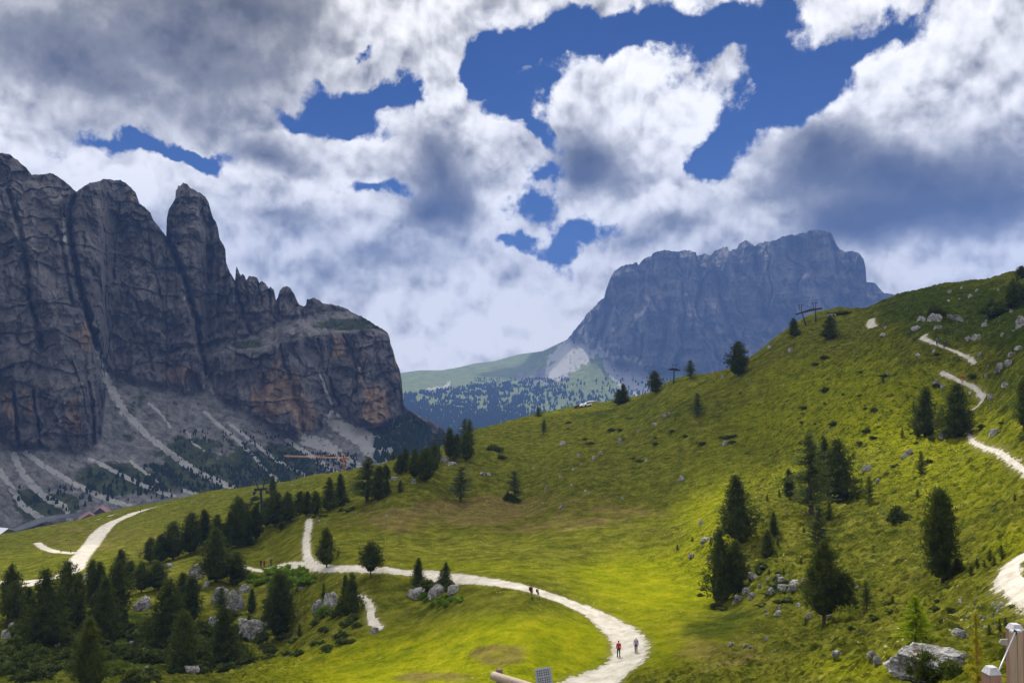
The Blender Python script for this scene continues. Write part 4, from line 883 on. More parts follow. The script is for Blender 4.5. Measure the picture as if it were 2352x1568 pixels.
TREES = [  # key, x, base y, height, width, label, group
 ('egg',27,1424,128,44,'dark stone pine behind another at the far left edge of the grove',G1),('col',33,1440,106,42,'lower stone pine in front at the far left edge of the grove',G1),
 ('slim' if False else 'col2',68,1420,72,28,'short pine squeezed between the edge pines and the broad pine',G1),('egg2',109,1480,172,72,'broad tall stone pine, biggest at the left end of the grove',G1),
 ('col',154,1440,150,48,'round topped pine directly in front of the white valley path',G1),('col2',176,1430,112,34,'slim pine just right of the round topped pine by the valley path',G1),
 ('col',212,1402,116,32,'left one of two thin pines whose tops stand against the meadow',G1),('col2',230,1402,112,28,'right one of two thin pines whose tops stand against the meadow',G1),
 ('egg2',240,1490,162,60,'tall pointed pine with full skirt in the middle of the grove',G1),('col',267,1444,152,52,'upright dark pine behind the tall pointed pine of the grove',G1),
 ('col2',278,1332,70,30,'pine top highest against the grass left of the grove boulder',G1),('col',300,1345,58,28,'small round pine right of the highest grove top',G1),
 ('egg',325,1360,72,34,'pine with narrow head beside the clearing in the grove',G1),('egg',362,1354,66,44,'wide short pine at the upper edge of the grove',G1),
 ('egg2',384,1494,162,72,'large shaggy pine left of the pale boulder pair in the grove',G1),('col',418,1424,108,36,'pine between the shaggy pine and the grey cliff block',G1),
 ('col2',441,1430,106,40,'pine close to the left flank of the big pale boulder',G1),('egg',420,1538,136,54,'lit green pine standing in front at the bottom of the grove',G1),
 ('egg2',207,1586,165,62,'pine cut by the bottom edge of the picture left of centre grove',G1),('spire',517,1528,136,56,'pointed pine below the big pale boulder on open grass',G1),
 ('egg2',497,1336,122,60,'tall broad pine behind the big pale boulder',G1),('col',544,1342,74,40,'short dense pine right behind the big pale boulder',G1),
 ('larch2',506,1408,62,26,'small brownish larch growing in front of the big pale boulder',G1),('spire',578,1406,54,18,'thin little spruce right of the big pale boulder',G1),
 ('small',571,1438,28,16,'tiny conifer on top of the split grey rock',G1),
 ('egg',345,1292,58,32,'pine low at the left end of the meadow belt',G2),('col',370,1292,66,30,'second pine from the left end of the meadow belt',G2),('col',398,1284,86,42,'round headed pine third in the meadow belt',G2),
 ('col',436,1272,95,40,'dark wide pine in the left half of the meadow belt',G2),('col2',470,1256,86,34,'pine with twin head left of the belt middle',G2),('col2',500,1262,80,30,'pine half hidden behind the tall broad pine in the belt',G2),
 ('egg',549,1252,112,46,'tallest pine of the meadow belt',G2),('col2',528,1262,86,34,'narrow pine leaning on the tallest belt pine',G2),('col',564,1240,84,34,'pine right behind the tallest belt pine',G2),('col2',588,1238,82,30,'pine just left of the green lift mast',G2),
 ('small',575,1252,38,24,'light green young pine under the belt pines',G2),('col2',626,1142,50,16,'single slim pine on the meadow brow left of the belt end',G2),('egg',632,1210,82,44,'full pine right of the green lift mast',G2),
 ('col2',612,1210,66,26,'thin pine touching the green lift mast',G2),('egg',660,1202,72,36,'pointed pine second right of the green lift mast',G2),('small',646,1216,36,18,'low young pine in front of the belt right of the mast',G2),
 ('col',689,1180,52,28,'round pine above the side path end',G2),('col2',703,1184,56,22,'dark pine directly above the side path end',G2),('col',723,1183,56,24,'last pine of the belt right of the side path',G2),
 ('spire',756,1173,76,34,'left pine of the pair on the spur left of the big larch',G3),('spire',781,1162,74,30,'right pine of the pair on the spur left of the big larch',G3),
 ('larch',844,1152,108,62,'tall airy larch rising above the spur',G3),('col2',868,1150,80,34,'pine half hidden right of the tall airy larch',G3),('egg',886,1104,38,22,'egg shaped pine above the low white rock',G3),
 ('col2',888,1136,34,18,'short pine left of the low white rock on the spur',G3),('small',919,1129,28,20,'small dark conifer below the dense crest group',G3),('small',902,1054,20,20,'solitary squat pine on the meadow crest',G3),
 ('egg2',917,1090,48,26,'leftmost pine of the dense crest group',G3),('col2',932,1086,58,22,'second pine of the dense crest group, thin and grey green',G3),('egg',951,1100,70,30,'third pine of the dense crest group',G3),
 ('col',976,1106,78,46,'widest and darkest pine of the dense crest group',G3),('col',997,1084,66,28,'highest standing pine at the right of the dense crest group',G3),
 ('col',1033,1054,72,26,'left column pine right of the slim lift mast',G3),('col2',1048,1052,56,28,'middle low pine right of the slim lift mast',G3),('larch2',1068,1020,62,30,'grey larch sticking up behind the column pines',G3),('larch',1078,1030,70,26,'taller grey larch top behind the column pines',G3),
 ('col',1072,1058,64,32,'broad column pine at the right of the crest trees',G3),('small',1043,1062,22,18,'little pine at the feet of the column pines',G3),
 ('larch2',1057,1152,84,48,'dusky larch alone on the open slope below the crest',G3),('larch2',1183,1150,72,36,'small larch alone with a shrub at its foot',G3),('small',1166,1150,26,14,'tiny conifer left of the small lone larch',G3),
 ('small',1236,957,24,20,'little pine on the knoll before the blue valley',G5),('larch2',1249,997,36,18,'tiny larch just below the knoll pine',G5),
 ('spire',1421,929,36,24,'left half of the pine pair low on the ridge',G5),('spire',1433,925,44,24,'right half of the pine pair low on the ridge',G5),('col',1505,903,52,32,'bushy pine left of the ridge lift mast',G5),
 ('larch2',1586,869,44,30,'open crowned tree right of the ridge lift mast',G5),('col',1696,864,80,46,'big dark pine alone on the ridge before the far mountain',G5),('larch2',1602,958,58,28,'faded larch below the ridge on the slope',G5),
 ('spire',1824,772,42,26,'pine under the left end of the lift gantry',G5),('spire',1906,778,54,38,'pine right of the lift gantry',G5),('col',2346,640,30,24,'dark treetop at the right end of the skyline',G5),
 ('col2',2352,985,120,40,'dark pine cut by the right picture edge above the path',G4),
 ('spire',2124,1003,114,56,'left pine of the two beside the zigzag hill path',G4),('ragged',2196,1005,124,66,'right pine of the two beside the zigzag hill path',G4),('small',2107,1002,60,24,'slim shoot of a pine at the left foot of the zigzag pair',G4),
 ('ragged',1697,1243,150,74,'ragged dark pine above the twin trunked pine',G4),('egg2',1658,1384,168,68,'left tree of the twin trunked pine by the bright basin',G4),('col',1688,1368,125,52,'right tree of the twin trunked pine by the bright basin',G4),
 ('spire',1777,1230,54,22,'slender small pine above another in mid slope',G4),('spire',1763,1278,62,34,'small pine standing over pale stones in mid slope',G4),
 ('larch',1864,1180,195,80,'tall thin larch left of the broad pine high on the slope',G4),('col2',1813,1146,68,28,'short dark pine left of the tall thin larch',G4),('col',1893,1140,138,34,'narrow pine between the tall larch and the broad pine',G4),
 ('egg2',1926,1154,146,84,'broad pine right of the tall thin larch',G4),('small',1905,1195,44,22,'small spruce in front of the tall larch and broad pine',G4),('larch2',1880,1274,120,54,'pale feathery larch above the two headed pine',G4),
 ('big',1893,1434,188,108,'big two headed pine with bare stem on the lower slope',G4),('small',1996,1150,60,26,'young dark pine right of the broad pine',G4),('larch2',1990,1398,64,32,'small soft larch right of the two headed pine',G4),
 ('tall',2164,1338,214,64,'tall column pine near the bend of the gravel path',G4),('spire',2200,1318,34,34,'low pine at the right foot of the tall column pine',G4),
 ('spruce',2105,1476,112,84,'bright green young spruce behind the large boulder',G4),('small',2116,1090,56,26,'little pine alone below the hill path rocks',G4),
 ('egg',750,1303,90,44,'rounded pine standing right beside the path fork',G6),('round',852,1326,82,50,'round headed pine with visible stem below the path',G6),
 ('spire',960,1350,68,30,'spruce at the left end of the rock island by the path',G6),('spire',1024,1350,58,26,'taller spruce at the right end of the rock island',G6),('small',1013,1348,42,22,'shorter spruce leaning on the right spruce of the rock island',G6),
 ('tall',642,1460,144,60,'dense tall pine alone left of the small grey crag',G6),('egg2',811,1408,92,40,'leaning pine on the right side of the small grey crag',G6),('spire',794,1400,78,26,'thin conifer behind the leaning pine of the crag',G6),('small',743,1374,38,14,'tiny spruce on top of the small grey crag',G6),
 ('small',687,1460,30,18,'tiny round tree on the grass below the small grey crag',G6),
]
for a in TREES: plant(*a)
GS = 'small conifer saplings on the right slope'
for (x, y, h, w) in [(2230,1322,26,15),(2244,1300,20,12),(2261,1302,18,11),(2274,1288,28,18),(2283,1300,24,14),(2301,1280,30,14)]:
    plant('small', x, y, h, w, 'small sapling in the row leading up to the bend of the gravel path', 'saplings in the row by the path bend')
for (x, y, h, w) in [(2107,1139,18,10),(2050,1386,20,13),(2272,1458,26,16),(2296,1448,30,12),(2310,1440,24,12),(2073,1006,24,12),(2099,938,16,9),(2029,880,14,9),(1719,1318,24,14),(1738,1322,20,10),(1767,1318,16,8),(1800,1320,18,8),(1556,1262,14,9),(1590,1243,12,8),(1632,1250,14,9),(1850,1430,14,8),(1786,1252,20,8),(1840,1296,18,9),(1846,1222,14,8),(1762,1150,18,9),(1790,1140,16,9),(1979,1110,14,8),(1700,905,8,6),(1640,880,6,6),(2190,915,18,12),(2331,1150,18,10),(1960,1052,14,8),(2180,1180,18,9),(1675,1340,12,8)]:
    plant('small', x, y, h, w, placed('small dark conifer sapling', x, y, w), GS)
# shrubs
GB = 'dwarf shrub clumps on the hillside'
BUSHES = [('shrub',2063,1196,44,34,'large spiky juniper clump in the middle of the right slope'),('pine',1138,1034,36,16,'dark dwarf pine mat on the open crest meadow'),('pine',1172,1150,38,16,'dark shrub around the foot of the small lone larch'),
 ('shrub',2128,1553,78,56,'leafy shrub covering the front of the large boulder'),('shrub',2186,1552,56,36,'darker shrub at the right end of the large boulder'),('lush',2098,1552,50,62,'yellow green bush growing on the large boulder'),
 ('pine',985,1352,60,20,'dark shrub on top of the rock island by the path'),('pine',1036,1356,30,22,'rounded shrub at the right tip of the rock island'),('pine',1005,1352,44,20,'low shrub between the two spruces of the rock island'),
 ('shrub',788,1410,40,34,'dense shrub at the foot of the leaning crag pine'),('lush',748,1410,42,18,'light green bush in front of the small grey crag'),('pine',1150,1052,20,8,'small dark mat behind the crest meadow mat'),
 ('pine',1437,925,22,12,'low shrub beside the pine pair on the ridge'),('pine',2152,728,36,34,'dark shrub clump behind the boulder row at the top right'),('pine',2290,722,70,34,'dark thicket on the rocks near the top right corner'),('pine',2338,700,50,70,'tall dark thicket at the right end of the skyline slope')]
for a in BUSHES: bush(a[0], a[1], a[2], a[3], a[4], a[5], GB)
def scatter_bush(n, cx, cy, rx, ry, mn, w, h, label, group, seed):
    rg = random.Random(seed)
    for _ in range(n):
        a = rg.uniform(0, 6.28); q = math.sqrt(rg.random()); s = rg.uniform(.6, 1.5)
        bx, by = cx + rx * q * math.cos(a), cy + ry * q * math.sin(a)
        bush(mn, bx, by, w * s, h * s * rg.uniform(.8, 1.2), placed(('tiny ' if s < .85 else 'small ' if s < 1.2 else 'spreading ') + label, bx, by, w), group)
scatter_bush(36, 640, 1330, 90, 20, 'lush', 26, 11, 'bright leafy bush', 'bushes below the path left of the fork', 1)
scatter_bush(110, 240, 1500, 320, 75, 'shrub', 44, 20, 'green undergrowth bush', 'undergrowth bushes of the grove', 2)
scatter_bush(46, 545, 1480, 90, 65, 'shrub', 30, 13, 'olive bush', 'bushes right of the grove', 3)
scatter_bush(22, 720, 1460, 120, 60, 'shrub', 24, 9, 'low shrub tussock', 'shrubs below the crag', 4)
scatter_bush(14, 1010, 1380, 60, 12, 'lush', 18, 8, 'bright green weed patch', 'weeds by the rock island', 5)
scatter_bush(34, 1720, 1350, 120, 60, 'shrub', 20, 7, 'low shrub mat', 'shrub mats among the stones', 6)
scatter_bush(40, 2050, 950, 260, 160, 'shrub', 16, 6, 'dark shrub', 'shrubs dotting the upper slope', 7)
scatter_bush(26, 700, 1160, 150, 30, 'shrub', 16, 7, 'low bush', 'bushes under the belt pines', 8)
scatter_bush(18, 1500, 1000, 260, 60, 'pine', 17, 4, 'dark heather mat', 'heather mats on the middle slope', 9)
scatter_bush(16, 2100, 1400, 230, 60, 'shrub', 16, 6, 'shrub', 'shrubs on the lower right slope', 10)
for k, v in BUSH.items():
    if not v[1]: bpy.data.objects.remove(v[0])
for k, v in KIN.items():
    if not v[4]:
        for o in v[:3]: bpy.data.objects.remove(o)
# ------------------------------------------------------------------ rocks
def limestone():
    m, t, b = material('limestone', 0.9, 0.15)
    g = t.node('ShaderNodeNewGeometry').outputs['Position']
    c = t.ramp(t.noise(g, 1.1, 7, 0.7), [(0.32, (0.06, 0.058, 0.052)), (0.44, (0.22, 0.21, 0.195)), (0.56, (0.42, 0.41, 0.39)), (0.72, (0.64, 0.63, 0.60))])
    c = t.mix(t.math('MULTIPLY', t.ss(t.noise(t.scale(g, (1, 1, 2.2)), 2.6, 4, 0.7), 0.50, 0.36), 0.7), c, (0.05, 0.048, 0.045))
    c = t.mix(t.math('MULTIPLY', t.ss(t.noise(g, 0.7, 5, 0.7), 0.60, 0.68), 0.4), c, (0.30, 0.12, 0.06))
    t.l.new(c, b.inputs['Base Color'])
    t.l.new(t.node('ShaderNodeBump', {'Strength': 0.9, 'Distance': 0.18, 'Height': t.noise(g, 2.8, 8, 0.75)}).outputs[0], b.inputs['Normal'])
    return m
M_STONE = limestone()
def rock_data(seed, n=26):
    rng = np.random.RandomState(seed)
    th = np.linspace(0, math.pi, n); ph = np.linspace(0, 2 * math.pi, 2 * n)[:-1]
    T, P = np.meshgrid(th, ph, indexing='ij'); d = np.stack([np.sin(T) * np.cos(P), np.sin(T) * np.sin(P), np.cos(T)], -1)
    # chopped by random planes, then roughened
    r = np.full(T.shape, 1.0)
    for _ in range(30):
        nrm = rng.normal(size=3); nrm /= np.linalg.norm(nrm); off = rng.uniform(.42, .88); k = d @ nrm
        r = np.minimum(r, np.where(k > 0.05, off / np.maximum(k, .05), 9))
    s = seed * 3.1
    r = r * (1 + .26 * ridged(d[..., 0] * 1.6 + s, d[..., 1] * 1.6, d[..., 2] * 2.2, oct=4) * .6 + .09 * fbm(d[..., 0] * 6 + s, d[..., 1] * 6, d[..., 2] * 6, oct=3))
    r[:, :] -= 0.0
    V = d * r[..., None]; V[..., 2] = np.where(V[..., 2] < 0, V[..., 2] * .5, V[..., 2])
    V[..., 2] += 0.12; V /= np.abs(V[..., :2]).max() * 2; V[..., 2] = V[..., 2] / V[..., 2].max(); V[..., 2] = np.where(V[..., 2] > 0, 1 - (1 - V[..., 2]) ** 1.7, V[..., 2])
    V[..., 2] += .10 * fbm(V[..., 0] * 4 + seed, V[..., 1] * 4, oct=3) * (V[..., 2] > .3)
    V[0] = V[0].mean(0); V[-1] = V[-1].mean(0)
    m = 2 * n - 1
    i = np.arange(n - 1)[:, None] * m + np.arange(m)[None]; j = np.arange(n - 1)[:, None] * m + (np.arange(m)[None] + 1) % m
    return V.reshape(-1, 3), np.stack([i, i + m, j + m, j], -1).reshape(-1, 4)
ROCKP = []
for k in range(6):
    V_, F_ = rock_data(k + 1); ROCKP.append([mesh_obj('rock', V_, F_, M_STONE, smooth=False), False])
rrnd = random.Random(11)
def rock(x, yb, w, h, label, group=None, cat='rock', name='rock'):
    X, Y, Z, r = hit(x, yb); fd = Y * math.cos(PITCH); k = rrnd.randrange(6)
    P = ROCKP[k]
    if name != 'rock':
        V_, F_ = rock_data(hash_(label), 60); o = mesh_obj(name, V_, F_, M_STONE, smooth=False)
    elif not P[1]: o = P[0]; P[1] = True
    else: o = P[0].copy(); col.objects.link(o)
    W = w * fd / F; Hh = max(h * fd / F, W * .25) * .92
    o.scale = (W, W * rrnd.uniform(.6, .9), Hh * (1.05 if name == 'rock' else .95)); o.location = (X, Y + W * .25, Z - Hh * (.10 if name == 'rock' else .20)); o.rotation_euler = (rrnd.uniform(-.12, .12), rrnd.uniform(-.12, .12), rrnd.uniform(-.5, .5) + rrnd.choice([0, math.pi]))
    for kk in ('label', 'category', 'group'):
        if kk in o: del o[kk]
    if group: label = placed(('small ' if w < 9 else 'broad ' if w > 18 else '') + label, x, yb, w)
    prop(o, label, cat, group); return o
def hash_(s): return sum((i + 1) * ord(c) for i, c in enumerate(s)) % 97 + 20
bd = lambda *a: rock(*a, group=None, cat='boulder', name='boulder')
bd(2138,1549,200,72,'large flat topped boulder with rusty cap at the bottom right')
bd(2210,1466,52,25,'smooth grey boulder just behind the thin near sapling'); bd(2200,1543,38,18,'pale boulder at the foot of the thin near sapling')
bd(2005,1508,28,18,'white block left of the large flat topped boulder'); bd(2020,1526,30,26,'grey lump touching the left side of the large boulder')
bd(1924,1506,30,15,'flat white rock alone below the two headed pine')
bd(500,1388,56,54,'left rounded block of the big pale crag right of the grove'); bd(535,1402,62,66,'tall main block of the big pale crag right of the grove'); bd(556,1360,40,24,'small top block of the big pale crag right of the grove'); bd(516,1412,34,22,'low broken block in front of the big pale crag'); bd(566,1470,62,58,'split grey boulder below the big pale one'); bd(450,1328,54,46,'steep dark block above the big pale boulder'); bd(470,1348,26,20,'rounded stone beside the steep dark block')
bd(486,1448,42,42,'mossy shaded boulder left of the split grey boulder'); bd(318,1402,46,42,'dark boulder hidden in the middle of the grove'); bd(436,1545,36,17,'low pale rock at the bottom edge of the grove')
bd(728,1404,40,36,'left block of the small grey crag'); bd(760,1396,50,46,'right block of the small grey crag'); bd(608,1446,26,24,'grey boulder peeking left of the lone tall pine'); bd(860,1454,26,17,'dark rock at the end of the worn track')
bd(955,1376,62,32,'left part of the rock island beside the path'); bd(1003,1372,72,34,'middle part of the rock island beside the path'); bd(1042,1362,36,24,'right tip of the rock island beside the path')
bd(2120,738,22,18,'leftmost boulder of the row near the top right'); bd(2151,738,40,27,'second and peaked boulder of the row near the top right'); bd(2182,731,18,15,'third and smallest boulder of the row near the top right'); bd(2207,737,40,21,'rightmost rounded boulder of the row near the top right')
bd(2108,757,26,14,'flat slab boulder below the boulder row'); bd(2156,755,21,12,'tilted stone below the peaked boulder'); bd(2348,750,36,38,'tall boulder cut by the right picture edge'); bd(2283,723,28,15,'grey boulder in the thicket near the top right')
bd(2226,782,20,14,'left stone of the pair above the switchback'); bd(2247,779,30,18,'right and larger stone of the pair above the switchback'); bd(2298,849,24,25,'round white boulder right of the zigzag path'); bd(2320,838,21,17,'smaller boulder touching the round white one')
bd(2278,915,20,17,'grey stone at the outer corner of the zigzag path'); bd(2172,1006,30,26,'pale rock under the right zigzag pine')
bd(1652,1235,30,18,'long grey rock left of the ragged pine'); bd(1621,1245,28,14,'white rock left of the long grey rock'); bd(1714,1362,26,19,'dark topped rock right of the twin trunked pine'); bd(1695,1383,30,22,'rock at the right foot of the twin trunked pine')
bd(1801,1356,38,18,'widest pale slab of the stone field on the slope'); bd(1822,1354,28,19,'upright pale block at the right of the widest slab'); bd(1772,1362,24,20,'block left of the widest slab in the stone field'); bd(1731,1330,26,22,'grey rock at the upper left of the stone field')
bd(2088,1044,22,19,'leaning grey rock below the zigzag pines'); bd(2077,1051,16,10,'small rock left of the leaning grey rock'); bd(1996,1081,28,18,'white rock group above the young dark pine')
bd(1022,1061,30,18,'pale rock at the foot of the dense crest group'); bd(1036,1069,30,12,'lower pale ledge below the crest group rock'); bd(906,1102,24,11,'low white rock on the spur below the egg shaped pine')
bd(1425,1018,12,17,'pointed white stone standing alone on the middle slope')
L1 = 'pale rock'; GR1 = 'rocks on the middle slope'
for x, y, w, h in [(1527,959,12,12),(1538,952,8,7),(1505,977,17,7),(1467,991,10,7),(1293,1021,18,10),(1330,1049,13,9),(1380,1043,11,9),(1364,1055,14,9),(1336,1068,9,5),(1317,1079,9,5),(1287,1098,12,9),(1313,1115,7,6),(1256,1123,11,11),(1252,1080,8,6),(1226,1076,8,6),(1107,1093,14,10),(1122,1092,14,8),(1485,1059,10,9),(1565,1103,15,13),(1118,1029,12,7),(1344,1128,6,5),(1340,1140,7,5),(1352,1136,10,4),(1289,1166,14,8),(1247,1157,9,5),(1441,1192,7,5),(1430,1146,7,5),(1640,858,14,9),(1660,869,8,7),(1817,806,20,9),(1770,800,14,8),(951,1110,16,12),(835,1222,11,5),(732,1199,10,6),(745,1205,7,5),(886,1185,8,4)]:
    rock(x, y, w, h, L1, GR1)
L2 = 'pale stone'; GR2 = 'stones of the slope stone field'
for x, y, w, h in [(1612,1203,18,10),(1635,1242,11,10),(1589,1280,18,11),(1731,1226,10,8),(1627,1288,10,14),(2017,1109,14,12),(1666,1022,16,10),(1728,1373,22,14),(1747,1350,22,10),(1764,1338,16,10),(1797,1336,22,11),(1789,1327,14,9),(1810,1325,9,7),(1828,1340,26,9),(1847,1336,13,8),(1836,1392,20,8),(1793,1396,16,8),(1789,1413,25,12),(1760,1404,10,6),(1762,1413,9,6),(1859,1419,17,14),(1907,1419,16,8),(1970,1352,11,7),(1681,1483,18,7),(1712,1487,14,9),(1725,1489,12,7),(1781,1496,11,5),(1654,1529,10,5),(1745,1437,5,4),(1729,1455,7,5),(1762,1469,10,8),(1716,1296,7,5)]:
    rock(x, y, w, h, L2, GR2)
L3 = 'pale rock'; GR3 = 'rocks along the hill path'
for x, y, w, h in [(2031,771,19,8),(2035,754,12,7),(2263,749,15,10),(2266,739,8,6),(2324,717,15,9),(2231,682,18,8),(2183,672,13,7),(2294,667,8,6),(2324,817,16,10),(2343,802,21,10),(2251,817,10,9),(2267,866,14,11),(2311,887,18,11),(2271,841,8,6),(2111,817,15,7),(2147,809,12,9),(2154,885,26,15),(2167,891,18,12),(2287,998,26,15),(2041,859,9,8),(1966,810,7,5),(2210,662,9,6),(2245,668,9,6),(2180,693,10,6),(2205,688,9,5),(2310,700,12,7),(2230,905,10,7),(2305,770,14,7),(2330,762,12,6)]:
    rock(x, y, w, h, L3, GR3)
L4 = 'pale rock'; GR4 = 'rocks in the grove'
for x, y, w, h in [(23,1446,22,17),(7,1467,26,22),(52,1467,10,13),(131,1485,19,13),(188,1394,19,23),(336,1541,15,13),(388,1304,26,11),(196,1333,15,19),(56,1371,15,15),(463,1254,26,11),(309,1351,13,14),(691,1354,17,7),(671,1345,13,6),(300,1480,14,9),(165,1500,16,10),(70,1520,14,10),(505,1465,20,12),(545,1400,20,14)]:
    rock(x, y, w, h, L4, GR4)
L5 = 'grey stone'; GR5 = 'stones below the path bend'
rg = random.Random(5)
for _ in range(70):
    x = rg.gauss(2270, 55); y = rg.gauss(1415, 28)
    if 2130 < x < 2350 and 1360 < y < 1470: s = rg.choice([4, 5, 6, 7, 9, 12]); rock(x, y, s, s * .7, L5, GR5)
L6 = 'tiny white stone'; GR6 = 'tiny stones on the right slope'
for _ in range(90):
    x = rg.uniform(1600, 2340); y = rg.uniform(880, 1300)
    if y > 1250 - .55 * (x - 1550) * .8: s = rg.choice([3, 4, 4, 5, 7]); rock(x, y, s, s * .7, L6, GR6)
# ------------------------------------------------------------------ helpers for built things
def flat(name, rgb, rough=0.6, spec=0.3, metal=0.0, vary=0.0, scale=6.0, stretch=(1, 1, 1)):
    m, t, b = material(name, rough, spec); b.inputs['Metallic'].default_value = metal
    if vary:
        tc = t.node('ShaderNodeTexCoord').outputs['Object']
        n = t.noise(t.scale(tc, stretch), scale, 5, 0.65)
        lo = tuple(c * (1 - vary) for c in rgb); hi = tuple(min(1, c * (1 + vary)) for c in rgb)
        t.l.new(t.ramp(n, [(0.3, lo), (0.7, hi)]), b.inputs['Base Color'])
    else: b.inputs['Base Color'].default_value = (*rgb, 1)
    return m
class MB:
    def __init__(s): s.V = []; s.F = []
    def poly(s, vs, fs):
        b = len(s.V); s.V += [tuple(v) for v in vs]; s.F += [tuple(i + b for i in f) for f in fs]; return s
    def box(s, c, d, rz=0.0, bev=0.0, taper=1.0):
        x, y, z = d[0] / 2, d[1] / 2, d[2] / 2; V = []
        cr, sr = math.cos(rz), math.sin(rz)
        lv = [(-z, 1.0), (z, taper)] if not bev else [(-z, 1 - bev), (-z + bev * min(d), 1), (z - bev * min(d), taper), (z, taper * (1 - bev))]
        for zz, k in lv:
            for a, b in ((-1, -1), (1, -1), (1, 1), (-1, 1)):
                px, py = a * x * k, b * y * k; V.append((c[0] + px * cr - py * sr, c[1] + px * sr + py * cr, c[2] + zz))
        n = len(lv); Fs = [(3, 2, 1, 0), (4 * n - 4, 4 * n - 3, 4 * n - 2, 4 * n - 1)]
        for i in range(n - 1):
            for a in range(4): Fs.append((4 * i + a, 4 * i + (a + 1) % 4, 4 * i + 4 + (a + 1) % 4, 4 * i + 4 + a))
        return s.poly(V, Fs)
    def tube(s, p0, p1, r0, r1=None, n=8, wob=0.0, segs=1):
        r1 = r0 if r1 is None else r1; p0 = np.array(p0, float); p1 = np.array(p1, float); ax = p1 - p0; ax /= np.linalg.norm(ax)
        u = np.cross(ax, (0.31, 0.2, 0.93) if abs(ax[2]) < .9 else (1, 0, 0)); u /= np.linalg.norm(u); v = np.cross(ax, u); V = []
        for i in range(segs + 1):
            f = i / segs; c = p0 + (p1 - p0) * f + (u * math.sin(7 * f) + v * math.cos(5 * f)) * wob; r = r0 + (r1 - r0) * f
            V += [c + r * (u * math.cos(6.2832 * a / n) + v * math.sin(6.2832 * a / n)) for a in range(n)]
        Fs = [tuple(range(n))[::-1], tuple(range(segs * n, segs * n + n))]
        for i in range(segs): Fs += [(i * n + a, i * n + (a + 1) % n, i * n + n + (a + 1) % n, i * n + n + a) for a in range(n)]
        return s.poly(V, Fs)
    def build(s, name, mat, parent=None, smooth=False):
        me = bpy.data.meshes.new(name); me.from_pydata([tuple(map(float, v)) for v in s.V], [], s.F); me.materials.append(mat)
        me.polygons.foreach_set('use_smooth', [smooth] * len(me.polygons)); me.update()
        o = bpy.data.objects.new(name, me); col.objects.link(o)
        if parent: o.parent = parent
        return o
# ------------------------------------------------------------------ people
SKIN = flat('skin', (0.45, 0.27, 0.19)); HAIR = flat('dark_hair', (0.03, 0.022, 0.018), 0.8)
def skinned(name, verts, edges, rads, mat, parent, sub=1):
    me = bpy.data.meshes.new(name + '_frame'); me.from_pydata(verts, edges, [])
    o = bpy.data.objects.new(name + '_frame', me); col.objects.link(o)
    md = o.modifiers.new('skin', 'SKIN'); md.use_smooth_shade = True
    for i, r in enumerate(rads):
        sv = me.skin_vertices[0].data[i]; sv.radius = r if isinstance(r, tuple) else (r, r); sv.use_root = (i == 0)
    if sub: s2 = o.modifiers.new('sub', 'SUBSURF'); s2.levels = sub; s2.render_levels = sub
    dg = bpy.context.evaluated_depsgraph_get(); m2 = bpy.data.meshes.new_from_object(o.evaluated_get(dg))
    bpy.data.objects.remove(o); m2.materials.clear(); m2.materials.append(mat); m2.name = name
    r = bpy.data.objects.new(name, m2); col.objects.link(r); r.parent = parent; return r
